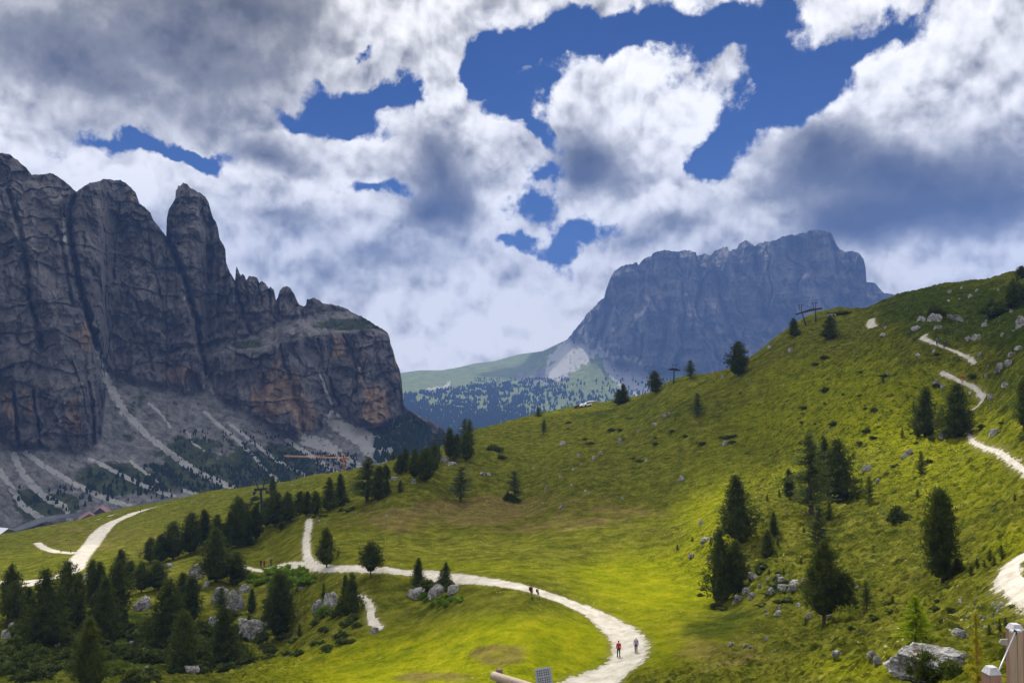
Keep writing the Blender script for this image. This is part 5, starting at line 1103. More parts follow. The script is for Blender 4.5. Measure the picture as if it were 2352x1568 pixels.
def person(x, yb, hpx, label, top, legs, shoes, yaw=0.0, stride=.25, lead=1, arm=(.15, -.1), hat=None, pack=None, poles=False, group=None, bare_arms=False, loc=None, hm=1.74):
    X, Y, Z, r = hit(x, yb); fd = Y * math.cos(PITCH); S = (hpx * fd / F) / 1.75
    root = empty('person', (X, Y, Z + 0.03 * S)); root.scale = (S,) * 3; root.rotation_euler = (0, 0, yaw)
    # facing +Y locally, height 1.75
    kx = .095
    def leg(sx, f):   # f = stride of this foot
        hip = (sx * kx, 0, .90); kn = (sx * kx * 1.02, f * .55 + .05, .49); an = (sx * kx, f, .085 + (.06 if f < 0 else 0)); toe = (sx * kx * 1.15, f + .17, .035)
        return hip, kn, an, toe
    fl = stride * lead; L = leg(-1, fl); Rr = leg(1, -fl)
    def armp(sx, sw):
        sh = (sx * .185, 0, 1.43); el = (sx * .245, -sw * .35 - .03, 1.15); wr = (sx * .235, sw * .75 + .06, .92); return sh, el, wr
    AL = armp(-1, arm[0]); AR = armp(1, arm[1])
    V = [(0, 0, .93), (0, -.01, 1.12), (0, -.015, 1.36), (0, 0, 1.49), (0, .01, 1.56), (0, .02, 1.66), (0, .01, 1.715)]
    Rd = [(.15, .11), (.135, .10), (.165, .11), (.06, .06), (.062, .068), (.082, .095), (.05, .06)]
    E = [(0, 1), (1, 2), (2, 3), (3, 4), (4, 5), (5, 6)]
    def chain(start, pts, rr):
        p = start
        for q, r_ in zip(pts, rr): V.append(q); Rd.append(r_); E.append((p, len(V) - 1)); p = len(V) - 1
        return p
    for G in (L, Rr): chain(0, G, [.085, .058, .04, .032])
    for sx, G in ((-1, AL), (1, AR)):
        w = chain(2, G, [.058, .042, .028]); wr = np.array(G[2]); palm = wr + (sx * .004, .012, -.07)
        p = chain(w, [tuple(palm)], [(.024, .032)])
        for k, ln in enumerate((.070, .080, .074, .058)):
            b = palm + np.array((0, -.027 + .018 * k, -.025)); chain(p, [tuple(b), tuple(b + (-sx * .008, .004, -ln * .55)), tuple(b + (-sx * .024, .010, -ln))], [.009, .008, .007])
        t = palm + np.array((0, .032, .015)); chain(p, [tuple(t), tuple(t + (-sx * .008, .030, -.030))], [.010, .008])
    skinned('body', V, E, Rd, SKIN, root)
    # clothes follow the body
    Vt = [(0, 0, .88), (0, 0, 1.0), (0, -.01, 1.14), (0, -.015, 1.36), (0, -.005, 1.465)]; Et = [(0, 1), (1, 2), (2, 3), (3, 4)]; Rt = [(.172, .135), (.165, .13), (.158, .125), (.19, .135), (.085, .085)]
    for G in (AL, AR):
        b = len(Vt); pts = G[:2] if bare_arms else G; Vt += list(pts); Rt += [.078, .060, .044][:len(pts)]; Et += [(3, b)] + [(b + i, b + i + 1) for i in range(len(pts) - 1)]
    skinned('jacket', Vt, Et, Rt, top, root)
    Vp = [(0, 0, .94)]; Rp = [(.160, .125)]; Ep = []
    for G in (L, Rr):
        b = len(Vp); Vp += list(G[:3]); Rp += [.105, .078, .062]; Ep += [(0, b), (b, b + 1), (b + 1, b + 2)]
    skinned('trousers', Vp, Ep, Rp, legs, root)
    for G in (L, Rr):
        mb = MB(); mb.box((G[2][0], G[2][1] + .05, G[2][2] - .035), (.10, .28, .10), bev=.18); mb.build('shoe', shoes, root, True)
    mb = MB(); ph = []
    for i in range(5):
        for a in range(10): th = i * .38; ph.append((.098 * math.sin(th) * math.cos(a * .6283), -.008 + .112 * math.sin(th) * math.sin(a * .6283) + (0), 1.665 + .105 * math.cos(th)))
    mb.poly(ph, [(i * 10 + a, i * 10 + (a + 1) % 10, (i + 1) * 10 + (a + 1) % 10, (i + 1) * 10 + a) for i in range(4) for a in range(10)])
    h = mb.build('hat' if hat else 'hair', hat or HAIR, root, True)
    if hat:
        mb = MB(); mb.tube((0, .02, 1.675), (0, .02, 1.687), .17, .15, 14); mb.build('hat_brim', hat, h, True)
    # face
    mb = MB(); mb.tube((0, .11, 1.635), (0, .138, 1.622), .012, .018, 6); mb.build('nose', SKIN, root, True)
    if pack:
        mb = MB(); mb.box((0, -.22, 1.24), (.30, .20, .46), bev=.22); pk = mb.build('backpack', pack, root, True)
        for sx in (-1, 1): MB().tube((sx * .11, .10, 1.16), (sx * .12, -.12, 1.47), .018, .018, 6).build('strap', pack, pk)
    if poles:
        for sx, G in ((-1, AL), (1, AR)):
            w = G[2]; MB().tube((w[0], w[1] + .05, w[2] + .02), (w[0] + sx * .04, w[1] - .28, w[2] - .35), .009, .006, 6).build('walking_pole', flat('pole_metal', (.1, .1, .1)), root)
    prop(root, label, 'person', group); return root
RED = flat('red_cloth', (.42, .006, .02)); BLK = flat('black_cloth', (.018, .018, .02)); BLUE = flat('pale_blue_cloth', (.20, .33, .46)); PINK = flat('mauve_pack', (.36, .20, .36)); CREAM = flat('cream_cloth', (.5, .46, .38)); GREYG = flat('grey_green_cloth', (.14, .17, .12)); ORNG = flat('rust_shirt', (.40, .08, .04)); WHT = flat('white_cloth', (.75, .75, .68)); DK = flat('dark_shoe', (.03, .028, .025)); NAVY = flat('navy_cloth', (.03, .06, .12)); PALEP = flat('pale_pink_cloth', (.5, .3, .3))
PG = 'hikers on the gravel path'
person(1421, 1509, 37, 'walker in red jacket and black trousers in the middle of the wide path', RED, BLK, DK, 0.15, .12, group=PG)
person(1461, 1499, 35, 'walker with white hat, light blue jacket and mauve backpack at the path edge', BLUE, BLK, DK, -0.1, .14, -1, hat=WHT, pack=PINK, group=PG)
person(1221, 1374, 31, 'tall hiker with rust shirt, black backpack, grey trousers and poles', ORNG, GREYG, DK, -1.1, .10, pack=BLK, poles=True, group=PG, bare_arms=True)
person(1236, 1374, 25, 'shorter hiker in white top and cream trousers beside the tall one', WHT, CREAM, DK, -1.3, .16, -1, pack=BLK, group=PG, bare_arms=True)
person(599, 1302, 17, 'leftmost of three far walkers, dressed in black', BLK, BLK, DK, .3, .2, group=PG)
person(607, 1301, 17, 'far walker in bright red between two dark ones', RED, BLK, DK, .2, .2, -1, group=PG)
person(622, 1297, 15, 'dark walker apart on the right of the far three', NAVY, BLK, DK, .2, .2, group=PG)
PH = 'hikers on the zigzag hill path'
person(2152, 793, 18, 'hiker in blue jacket high on the switchback', flat('teal_jacket', (.06, .16, .24)), BLK, DK, 2.6, .2, group=PH)
person(2169, 800, 17, 'dark clothed hiker just behind the blue one on the switchback', BLK, NAVY, DK, 2.6, .2, -1, group=PH)
person(2210, 879, 17, 'hiker in bright red top on the lower zigzag path', RED, PALEP, DK, 2.4, .2, pack=RED, group=PH)
PV = 'walkers on the valley path'
person(140, 1268, 9, 'tiny walker in red on the thin valley track', RED, BLK, DK, 1.5, .2, group=PV)
person(163, 1269, 9, 'tiny dark walker on the thin valley track by the junction', BLK, BLK, DK, 1.5, .2, group=PV)
person(322, 1176, 8, 'tiny dark walker far along the white valley path', BLK, BLK, DK, 0, .2, group=PV)
# ------------------------------------------------------------------ lift masts
LIFT = flat('lift_green_steel', (.03, .07, .065), .5, .4, .2, .3, 2.0); LIFTD = flat('lift_dark_steel', (.03, .03, .035), .5, .4, .3)
def lift_mast(x, yb, hpx, label, lean=0.0, yaw=0.0, wide=1.0, seat=False):
    X, Y, Z, r = hit(x, yb); H = hpx * Y / F; root = empty('lift_mast', (X, Y, Z - .3)); root.rotation_euler = (0, lean, yaw)
    MB().tube((0, 0, 0), (0, 0, H * .80), H * .042, H * .026, 12, segs=3).build('mast', LIFT, root, True)
    m = MB(); m.box((0, 0, H * .79), (H * .46 * wide, H * .06, H * .05)); m.build('crossarm', LIFTD, root)
    for s in (-1, 1):
        MB().tube((s * H * .05, 0, H * .8), (s * H * .10, 0, H * .99), H * .012, H * .012, 6).build('yoke', LIFTD, root)
        mm = MB(); mm.box((s * H * .12, 0, H * 1.0), (H * .12, H * .03, H * .025)); mm.build('service_beam', LIFTD, root)
        w = MB(); w.box((s * H * .22 * wide, 0, H * .755), (H * .035, H * .40, H * .035))
        for k in range(5): w.tube((s * H * .22 * wide - H * .015, (k - 2) * H * .085, H * .725), (s * H * .22 * wide + H * .015, (k - 2) * H * .085, H * .725), H * .03, H * .03, 10)
        w.build('pulley_row', LIFTD, root)
    for k in range(8): pass
    lad = MB()
    for s in (-1, 1): lad.tube((s * H * .012, -H * .055, H * .05), (s * H * .012, -H * .035, H * .76), H * .004, n=4)
    for k in range(14): lad.tube((-H * .012, -H * .052 + k * H * .0014, H * (.08 + k * .048)), (H * .012, -H * .052 + k * H * .0014, H * (.08 + k * .048)), H * .003, n=4)
    lad.build('ladder', LIFTD, root)
    prop(root, label, 'lift mast', 'lift masts on the meadow'); return root
lift_mast(1547, 879, 43, 'dark chairlift mast on the ridge between two pines', .06, .5)
lift_mast(1010, 1058, 64, 'slim chairlift mast between the dense crest group and the column pines', -.06, .3)
lift_mast(604, 1203, 104, 'thin green chairlift mast rising out of the pine belt', -.07, .2, .6)
def gantry():
    X, Y, Z, r = hit(1855, 745); k = Y / F; root = empty('lift_gantry', (X, Y, Z - .4))
    def P(x, y, d=0): return ((x - 1855) * k, d, (750 - y) * k + .4)
    for (xa, ya, xb, yb) in ((1851, 752, 1841, 718), (1874, 745, 1873, 712)):
        MB().tube(P(xa, ya), P(xb, yb), 1.9 * k, 1.4 * k, 12).build('mast', LIFT, root, True)
    b = MB(); b.tube(P(1828, 727), P(1862, 716), 2.0 * k, 2.0 * k, 6); b.tube(P(1862, 716), P(1888, 713), 2.0 * k, 2.2 * k, 6)
    for q in range(12): x = 1830 + q * 4.9; b.tube(P(x, 726 - q * 1.1, -2 * k), P(x, 726 - q * 1.1, 2 * k), 1.6 * k, n=8)
    b.build('pulley_beam', LIFTD, root)
    for x0 in (1839, 1871):
        for s in (-1, 1):
            y0 = 718 if x0 < 1850 else 713
            MB().tube(P(x0 + s * 1.5, y0), P(x0 + s * 3.5, y0 - 12), .7 * k, n=6).build('yoke', LIFTD, root); m = MB(); m.box(P(x0 + s * 4.0, y0 - 12.5), (4.5 * k, 1.5 * k, 1.1 * k)); m.build('service_beam', LIFTD, root)
    prop(root, 'twin mast lift gantry with long pulley beam on the right ridge', 'lift gantry')
gantry()
def station():
    X, Y, Z, r = hit(1917, 727); k = Y / F
    root = empty('lift_station', (X, Y + 3, Z)); W = flat('station_wall', (.35, .34, .32)); 
    m = MB(); m.box((0, 0, 2.0 * k), (15 * k, 16 * k, 12 * k)); m.build('wall', W, root)
    m = MB(); m.box((0, 0, 8.9 * k), (19 * k, 19 * k, 1.6 * k)); m.build('roof', LIFTD, root)
    for s in (-1, 1): MB().tube((s * 5.4 * k - 4 * k, -8.4 * k, -4 * k), (s * 5.4 * k - 4 * k, -8.4 * k, 12 * k), .5 * k, n=6).build('post', LIFTD, root)
    m = MB(); m.box((2 * k, -8.1 * k, 2.5 * k), (5 * k, .4 * k, 5 * k)); m.build('window', flat('dark_glass', (.02, .02, .03), .1, .5), root)
    prop(root, 'small pale lift station hut with dark roof on the right ridge', 'lift station')
station()
bush('pine', 1935, 722, 46, 8, 'flat dark dwarf pine hedge beside the lift station', 'dwarf shrub clumps on the hillside'); 
def crane():
    d = 620.0; k = d / F; M = flat('orange_crane_steel', (.42, .17, .04), .5, .4)
    p = pt(790, 1100, d); root = empty('tower_crane', (p[0], p[1], p[2])); 
    def lattice(name, a, b, w, n, parent):
        a = np.array(a, float); b = np.array(b, float); ax = (b - a) / np.linalg.norm(b - a); u = np.array((0, 1.0, 0)); v = np.cross(ax, u); m = MB()
        C = [(u * i + v * j) * w / 2 for i, j in ((-1, -1), (1, -1), (1, 1), (-1, 1))]
        for c in C: m.tube(a + c, b + c, w * .10, n=4)
        for q in range(n):
            f0, f1 = q / n, (q + 1) / n
            for i in range(4):
                c0, c1 = C[i], C[(i + 1) % 4]; p0 = a + (b - a) * (f0 if q % 2 else f1) + c0; p1 = a + (b - a) * (f1 if q % 2 else f0) + c1; m.tube(p0, p1, w * .07, n=4)
        return m.build(name, M, parent)
    lattice('mast', (0, 0, -14), (0, 0, 46 * k), 4.2 * k, 18, root)
    lattice('jib', (-2 * k, 0, 47.5 * k), (-135 * k, 0, 52 * k), 2.2 * k, 34, root)
    lattice('counter_jib', (0, 0, 47 * k), (11 * k, 0, 47.5 * k), 4 * k, 4, root)
    lattice('tower_head', (0, 0, 46 * k), (4 * k, 0, 57 * k), 3 * k, 4, root)
    m = MB(); m.box((10 * k, 0, 44.5 * k), (5 * k, 3 * k, 5 * k)); m.build('counterweight', flat('crane_concrete', (.3, .28, .25)), root)
    m = MB(); m.box((-3.4 * k, -2 * k, 43.5 * k), (3 * k, 3 * k, 4 * k), bev=.1); m.build('cab', M, root)
    MB().tube((3 * k, 0, 56 * k), (-80 * k, 0, 51.6 * k), .25 * k, n=5).build('tie_rod', M, root)
    prop(root, 'orange tower crane with long jib standing behind the meadow brow', 'crane')
crane()
# parked cars on the ridge road
CARB = {}
def car(x, yb, wpx, label, mat, van=False):
    X, Y, Z, r = hit(x, yb); L = max(wpx * Y / F, 3.6); root = empty('parked_car', (X, Y + 2, Z + .25)); root.rotation_euler = (0, -.05, .35)
    hh = .42 if not van else .5
    prof = [(-.5, .10), (-.5, .24), (-.42, .28), (-.27, .30), (-.16, hh - .02), (.22, hh), (.38, .31), (.5, .27), (.5, .10)]
    V = [(p[0] * L, s * .20 * L * (1 if p[1] < .31 else .86), p[1] * L * .95) for s in (-1, 1) for p in prof]; n = len(prof)
    Fs = [tuple(range(n)), tuple(range(2 * n - 1, n - 1, -1))] + [(i, i + n, (i + 1) % n + n, (i + 1) % n) for i in range(n)]
    MB().poly(V, [f[::-1] for f in Fs]).build('body', mat, root)
    G = flat('car_glass', (.02, .025, .03), .1, .5)
    for s in (-1, 1):
        MB().poly([(-.24 * L, s * .193 * L, .305 * L), (-.15 * L, s * .180 * L, (hh - .05) * L * .95), (.20 * L, s * .180 * L, (hh - .03) * L * .95), (.32 * L, s * .193 * L, .31 * L)], [(0, 1, 2, 3)]).build('side_window', G, root)
        for q in (-.31, .31): MB().tube((q * L, s * .175 * L, .09 * L), (q * L, s * .215 * L, .09 * L), .085 * L, n=14).build('wheel', DK, root)
    prop(root, label, 'car', 'cars parked on the ridge'); return root
car(1329, 938, 13, 'dark red parked car, leftmost on the ridge', flat('dark_red_paint', (.10, .01, .015), .3, .5))
car(1341, 936, 14, 'white parked car second on the ridge', flat('white_paint', (.8, .8, .8), .3, .5)); car(1350, 934, 12, 'white parked van beside the white car on the ridge', flat('white_paint', (.75, .76, .78), .3, .5), True)
def hut(px, py, d, w, dp, h, label, wallc, roofc, yaw=0.0, sink=6, pitch=.28, name='hut'):
    p = pt(px, py, d); root = empty(name, tuple(p)); root.rotation_euler = (0, 0, yaw)
    m = MB(); m.box((0, 0, h / 2 - sink / 2), (w, dp, h + sink)); 
    m.poly([(-w / 2, -dp / 2, h), (w / 2, -dp / 2, h), (0, -dp / 2, h + w * pitch), (-w / 2, dp / 2, h), (w / 2, dp / 2, h), (0, dp / 2, h + w * pitch)], [(0, 1, 2), (5, 4, 3)])
    m.build('wall', flat('hut_wall', wallc, .9, .2, 0, .25, .5), root)
    o = .5
    m = MB()
    for s in (-1, 1):
        m.poly([(0, -dp / 2 - o, h + w * pitch + .25), (s * (w / 2 + o), -dp / 2 - o, h - o * pitch * 2 + .25), (s * (w / 2 + o), dp / 2 + o, h - o * pitch * 2 + .25), (0, dp / 2 + o, h + w * pitch + .25),
                (0, -dp / 2 - o, h + w * pitch + .02), (s * (w / 2 + o), -dp / 2 - o, h - o * pitch * 2 + .02), (s * (w / 2 + o), dp / 2 + o, h - o * pitch * 2 + .02), (0, dp / 2 + o, h + w * pitch + .02)], [(0, 1, 2, 3), (7, 6, 5, 4), (0, 4, 5, 1), (1, 5, 6, 2), (2, 6, 7, 3)])
    m.build('roof', flat('hut_roof', roofc, .7, .3, 0, .15, .4), root)
    for k in range(max(2, int(dp / 4))):
        y = -dp / 2 + (k + .5) * dp / max(2, int(dp / 4)); mm = MB(); mm.box((w / 2 + .03, y, h * .5), (.06, 1.2, 1.3)); mm.build('window', flat('hut_glass', (.02, .02, .03), .1, .5), root)
    for x_ in (-w / 4, w / 4): mm = MB(); mm.box((x_, -dp / 2 - .03, h * .5), (1.3, .06, 1.3)); mm.build('window', flat('hut_glass', (.02, .02, .03), .1, .5), root)
    prop(root, label, 'building'); return root
hut(-14, 1243, 545, 17, 22, 3.4, 'long building with light grey metal roof at the left picture edge', (.12, .09, .06), (.42, .44, .50), 1.15, 12, .25, 'farm_building')
hut(204, 1199, 640, 11, 12, 3.0, 'low red brown house at the foot of the scree beside the road', (.20, .08, .09), (.17, .09, .10), .5, 10, .3, 'house')
hut(233, 1189, 650, 10, 12, 3.5, 'second red brown house with dark gable facing the meadow', (.06, .055, .06), (.22, .11, .12), .3, 10, .4, 'house')
hut(1365, 934, 440, 5, 4, 2.6, 'pale box hut on the ridge right of the parked cars', (.6, .58, .55), (.45, .44, .46), .2, 2, .05, 'hut')
hut(1858, 745, 362, 2.2, 2, 1.4, 'small orange red cabin under the lift gantry', (.5, .12, .06), (.55, .16, .08), 0, 1, .3, 'cabin')
# valley road in front of the scree
def road():
    line = [(-60,1224),(0,1216),(40,1210),(70,1200),(90,1191),(110,1186),(150,1181),(200,1177),(250,1170),(300,1164),(360,1150),(410,1140)]
    P = []
    for (x, y) in line:
        i = int(np.argmin(np.abs(XS1 - x))); jj = np.argmin(np.abs(PY1[:, i] - y)); P.append(pt(x, y, R1[jj, i] - 14))
    P = np.array(P); q = np.linspace(0, len(P) - 1, 120); P = np.stack([np.interp(q, np.arange(len(P)), P[:, k]) for k in range(3)], 1)
    for k in range(3): P[:, k] = np.convolve(np.pad(P[:, k], 6, 'edge'), np.ones(13) / 13, 'valid')
    d = np.gradient(P[:, :2], axis=0); d /= np.linalg.norm(d, axis=1)[:, None]; N = np.stack([-d[:, 1], d[:, 0]], 1); V = []
    for u, dz in ((-5.5, -4), (-3.6, 0), (3.6, 0), (6, -2)): V.append(np.column_stack([P[:, :2] + N * (-u), P[:, 2] + dz]))
    V = np.stack(V, 1).reshape(-1, 3)
    o = mesh_obj('road', V, grid_faces(120, 4), flat('asphalt', (.10, .105, .115), .9, .2, 0, .2, .05)); prop(o, kind='structure')
road()
# ------------------------------------------------------------------ posts, rail, plate and sapling close to the viewer
def wood(name, rgb, grey=0.0):
    m, t, b = material(name, 0.8, 0.2); g = t.node('ShaderNodeTexCoord').outputs['Object']
    n = t.noise(t.scale(g, (1, 1, .04)), 70, 5, .7); n2 = t.noise(g, 5, 4, .6)
    c = t.ramp(n, [(0.3, tuple(x * .62 for x in rgb)), (0.5, rgb), (0.75, tuple(min(1, x * 1.35) for x in rgb))]); c = t.mix(t.math('MULTIPLY', n2, .35), c, (.30, .27, .25))
    t.l.new(c, b.inputs['Base Color']); t.l.new(t.node('ShaderNodeBump', {'Strength': .4, 'Distance': .004, 'Height': n}).outputs[0], b.inputs['Normal']); return m
W_RED = wood('reddish_wood', (.33, .17, .125)); W_TAN = wood('tan_wood', (.42, .29, .20)); W_CAP = wood('silvered_wood', (.52, .52, .55)); STEEL = flat('galvanised_steel', (.42, .43, .46), .4, .5, .6, .2, 30)
def near(px, py, f):      # point on the pixel's ray at forward distance f
    a, t = ray(px, py); r = f / math.cos(float(a)); return np.array((r * math.sin(a), r * math.cos(a), r * float(t)))
def cap(m, c, w, d, z, h, rz, k=.6):
    cr, sr = math.cos(rz), math.sin(rz); V = []
    for zz, q in ((z, 1.03), (z + h, k)):
        for a, b in ((-1, -1), (1, -1), (1, 1), (-1, 1)): x, y = a * w / 2 * q, b * d / 2 * q; V.append((c[0] + x * cr - y * sr, c[1] + x * sr + y * cr, zz))
    m.poly(V, [(4, 5, 6, 7), (0, 1, 5, 4), (1, 2, 6, 5), (2, 3, 7, 6), (3, 0, 4, 7), (3, 2, 1, 0)])
def wooden_post(px, ytop, f, wpx, label, wm, rz=.08, hcap=9):
    p = near(px, ytop, f); k = f / F; w = wpx * k; g = float(ground_z(p[0], p[1])) - .3; root = empty('wooden_post', (p[0], p[1], g)); H = p[2] - g; root.rotation_euler = (0, 0, rz)
    m = MB(); m.box((0, 0, (H - hcap * k) / 2), (w, w, H - hcap * k)); m.build('shaft', wm, root)
    m = MB(); cap(m, (0, 0), w, w, H - hcap * k + .002, hcap * k, 0); m.build('cap', W_CAP, root); prop(root, label, 'post', 'wooden posts at the lower right'); return p
wooden_post(2277, 1530, 7.2, 29, 'short thick wooden post topped with a chamfered silvery end', W_RED, .12, 15)
pT = wooden_post(2331, 1432, 8.6, 27, 'tall wooden post topped with a chamfered silvery end', W_RED, .1, 12)
wooden_post(2366, 1446, 8.9, 28, 'post cut off by the right picture edge', W_RED, .1, 4)
def board(px, ytop, f, w, label):
    p = near(px, ytop, f); k = f / F; g = float(ground_z(p[0], p[1])) - .3; root = empty('wooden_board', (p[0], p[1], g)); H = p[2] - g; root.rotation_euler = (0, 0, .1)
    m = MB(); m.box((0, 0, (H - 4 * k) / 2), (w * k, .05, H - 4 * k)); m.build('plank', W_TAN, root); m = MB(); cap(m, (0, 0), w * k, .05, H - 4 * k + .002, 4 * k, 0, .9); m.build('cap', W_CAP, root)
    prop(root, label, 'board', 'upright boards in front of the tall post'); return p
board(2326.5, 1447, 8.1, 10.5, 'left of two tan upright boards against the tall post'); pB = board(2338.5, 1446, 8.1, 12, 'right of two tan upright boards against the tall post')
a0, a1 = near(2291, 1531, 7.2), near(2332, 1451, 8.02)
root = empty('steel_stay', tuple(a0)); MB().tube((0, 0, -.05), tuple(a1 - a0), .0065, n=8).build('rod', STEEL, root, True)
m = MB(); m.box(tuple(a1 - a0), (.014, .03, .04)); m.build('bracket', LIFTD, root); prop(root, 'thin steel rod running from the short post up to the boards', 'rod')
q = near(2305, 1475, 8.4); k = 8.4 / F; root = empty('arrow_sign', tuple(q)); m = MB()
V = [(-9 * k, 0, 0), (-5 * k, 0, 7 * k), (10 * k, 0, 8 * k), (10 * k, 0, -7 * k), (-5 * k, 0, -5 * k)]; m.poly(V + [(x, .015, z) for x, y, z in V], [(4, 3, 2, 1, 0), (5, 6, 7, 8, 9)] + [(i, (i + 1) % 5, (i + 1) % 5 + 5, i + 5) for i in range(5)])
m.build('plate', wood('weathered_board', (.36, .33, .32)), root); prop(root, 'small grey pointed board fixed to the tall post', 'sign')
# log rail and its post
f = 9.0; e0 = near(1131, 1549, f); e1 = near(1260, 1592, f * .96); k = f / F
root = empty('log_rail', tuple(e0)); LOG = wood('peeled_log', (.46, .36, .27))
MB().tube((0, 0, 0), tuple(e1 - e0), 9.2 * k, 9.6 * k, 18, .004, 8).build('log', LOG, root, True)
prop(root, 'peeled round log rail sloping down out of the picture bottom', 'rail')
pp = near(1147, 1536, f + .12); g = float(ground_z(pp[0], pp[1])) - .3; root = empty('log_post', (pp[0], pp[1], g))
MB().tube((0, 0, 0), (0, 0, pp[2] - g), 8.5 * k, 8.0 * k, 14, .003, 6).build('log', wood('dark_log', (.12, .07, .045)), root, True)
prop(root, 'dark round post stub behind the end of the log rail', 'post')
# perforated plate
f = 7.6; c0 = near(1246, 1533, f); k = f / F; g = float(ground_z(c0[0], c0[1])); root = empty('perforated_plate', tuple(c0)); root.rotation_euler = (-.15, math.radians(-8.5), .05)
m = MB(); m.box((0, 0, -.30), (37.5 * k, .006, .60)); m.build('panel', flat('grey_metal_panel', (.36, .38, .44), .5, .4, .2), root)
m = MB()
for rrow in range(30):
    for cc in range(6):
        zx = (-13 + cc * 4.6 + (1.6 if cc > 2 else 0)) * k; zz = -(5.6 + rrow * 4.7 + (rrow // 3) * 2.2) * k
        if zz > -.58: m.tube((zx, -.0035, zz), (zx, -.0045, zz), 1.45 * k, n=10)
m.build('hole_pattern', flat('dark_hole', (.04, .045, .06)), root); MB().tube((0, .02, -.55), (-.1, .02, g - c0[2] - .3), .02, n=8).build('pole', STEEL, root)
prop(root, 'grey metal plate with rows of dark round holes at the picture bottom', 'metal plate')
# near sapling: thin young larch with bare lit twigs
def sapling():
    f = 10.5; top = near(2241, 1403, f); k = f / F; g = float(ground_z(top[0], top[1])) - .1; root = empty('larch_sapling', (top[0], top[1], g)); H = top[2] - g
    rng = np.random.RandomState(4); tr = MB(); tr.tube((0, 0, 0), (0, 0, H), .030, .008, 8, .006, 10); C, Dv, S = [], [], []
    for s in np.linspace(0.30, 1, 130): C.append((0, 0, H * s)); Dv.append((rng.normal(), rng.normal(), .3)); S.append(.034)
    tw = MB()
    for i in range(74):
        s = rng.uniform(0.05, .98); a = rng.uniform(0, 6.28); L = (1 - s) * .52 * rng.uniform(.5, 1.15) + .03
        if s > .74: L *= .5
        p0 = np.array((0, 0, H * s)); p1 = p0 + (L * math.cos(a), L * math.sin(a), L * .45)
        tw.tube(p0, p1, .008, .003, 5)
        for q in np.linspace(.12, 1, max(3, int(L / .022))): C.append(tuple(p0 + (p1 - p0) * q)); Dv.append((math.cos(a) * .4, math.sin(a) * .4, .5)); S.append(.030 * rng.uniform(.7, 1.3))
        for j in range(2):
            if L > .15:
                b = p0 + (p1 - p0) * rng.uniform(.35, .8); a2 = a + rng.choice([-1, 1]) * .8; e = b + np.array((math.cos(a2), math.sin(a2), .3)) * L * .4; tw.tube(b, e, .003, .0015, 4)
                for q in np.linspace(.1, 1, 6): C.append(tuple(b + (e - b) * q)); Dv.append((math.cos(a2) * .4, math.sin(a2) * .4, .5)); S.append(.026)
    TW = flat('amber_twig', (.33, .17, .045), .8, .2)
    tr.build('trunk', TW, root, True); tw.build('twigs', TW, root)
    V, T = tufts(np.array(C), np.array(Dv), np.array(S), np.array(S) * .16, rng, 9)
    mesh_obj('needles', V, T, foliage_material('sapling_needles', [(0.3, (.12, .13, .01)), (.5, (.28, .27, .02)), (.7, (.42, .38, .04))], .5, (.45, .42, .03)), root, smooth=False)
    prop(root, 'thin young larch with lit yellow needles right of the large boulder', 'sapling')
sapling()
# ------------------------------------------------------------------ far woods (uncountable)
def cone_wood(name, pts, hs, mat, seed, n=6):
    rng = np.random.RandomState(seed); pts = np.array(pts); hs = np.array(hs); V, Fs = [], []
    a = np.arange(n) * 2 * math.pi / n; ring = np.stack([np.cos(a), np.sin(a)], 1)
    k = 0; VV = np.zeros((len(pts), 2 * n + 1, 3))
    j = 1 + .25 * rng.normal(size=(len(pts), n)).clip(-1.5, 1.5)
    VV[:, :n, 0] = pts[:, None, 0] + ring[None, :, 0] * hs[:, None] * .24 * j; VV[:, :n, 1] = pts[:, None, 1] + ring[None, :, 1] * hs[:, None] * .24 * j; VV[:, :n, 2] = pts[:, None, 2] - hs[:, None] * .15
    VV[:, n:2 * n, 0] = pts[:, None, 0] + ring[None, :, 0] * hs[:, None] * .20 * j; VV[:, n:2 * n, 1] = pts[:, None, 1] + ring[None, :, 1] * hs[:, None] * .20 * j; VV[:, n:2 * n, 2] = pts[:, None, 2] + hs[:, None] * .5
    VV[:, 2 * n] = pts + np.stack([hs * .05, hs * 0, hs], 1)
    b = (np.arange(len(pts)) * (2 * n + 1))[:, None]; i = np.arange(n)[None]; i2 = (i + 1) % n
    Q = np.stack([b + i, b + i2, b + n + i2, b + n + i], -1).reshape(-1, 4); T = np.stack([b + n + i, b + n + i2, np.broadcast_to(b + 2 * n, (len(pts), n))], -1).reshape(-1, 3)
    o = mesh_obj(name, VV.reshape(-1, 3), [Q, T], mat, smooth=False); prop(o, kind='stuff'); return o
def surf(PXg, PYg, xs, Rg, x, y):
    i = int(np.clip(np.searchsorted(xs, x), 0, len(xs) - 1)); j = int(np.argmin(np.abs(PYg[:, i] - y))); return pt(x, y, Rg[j, i])
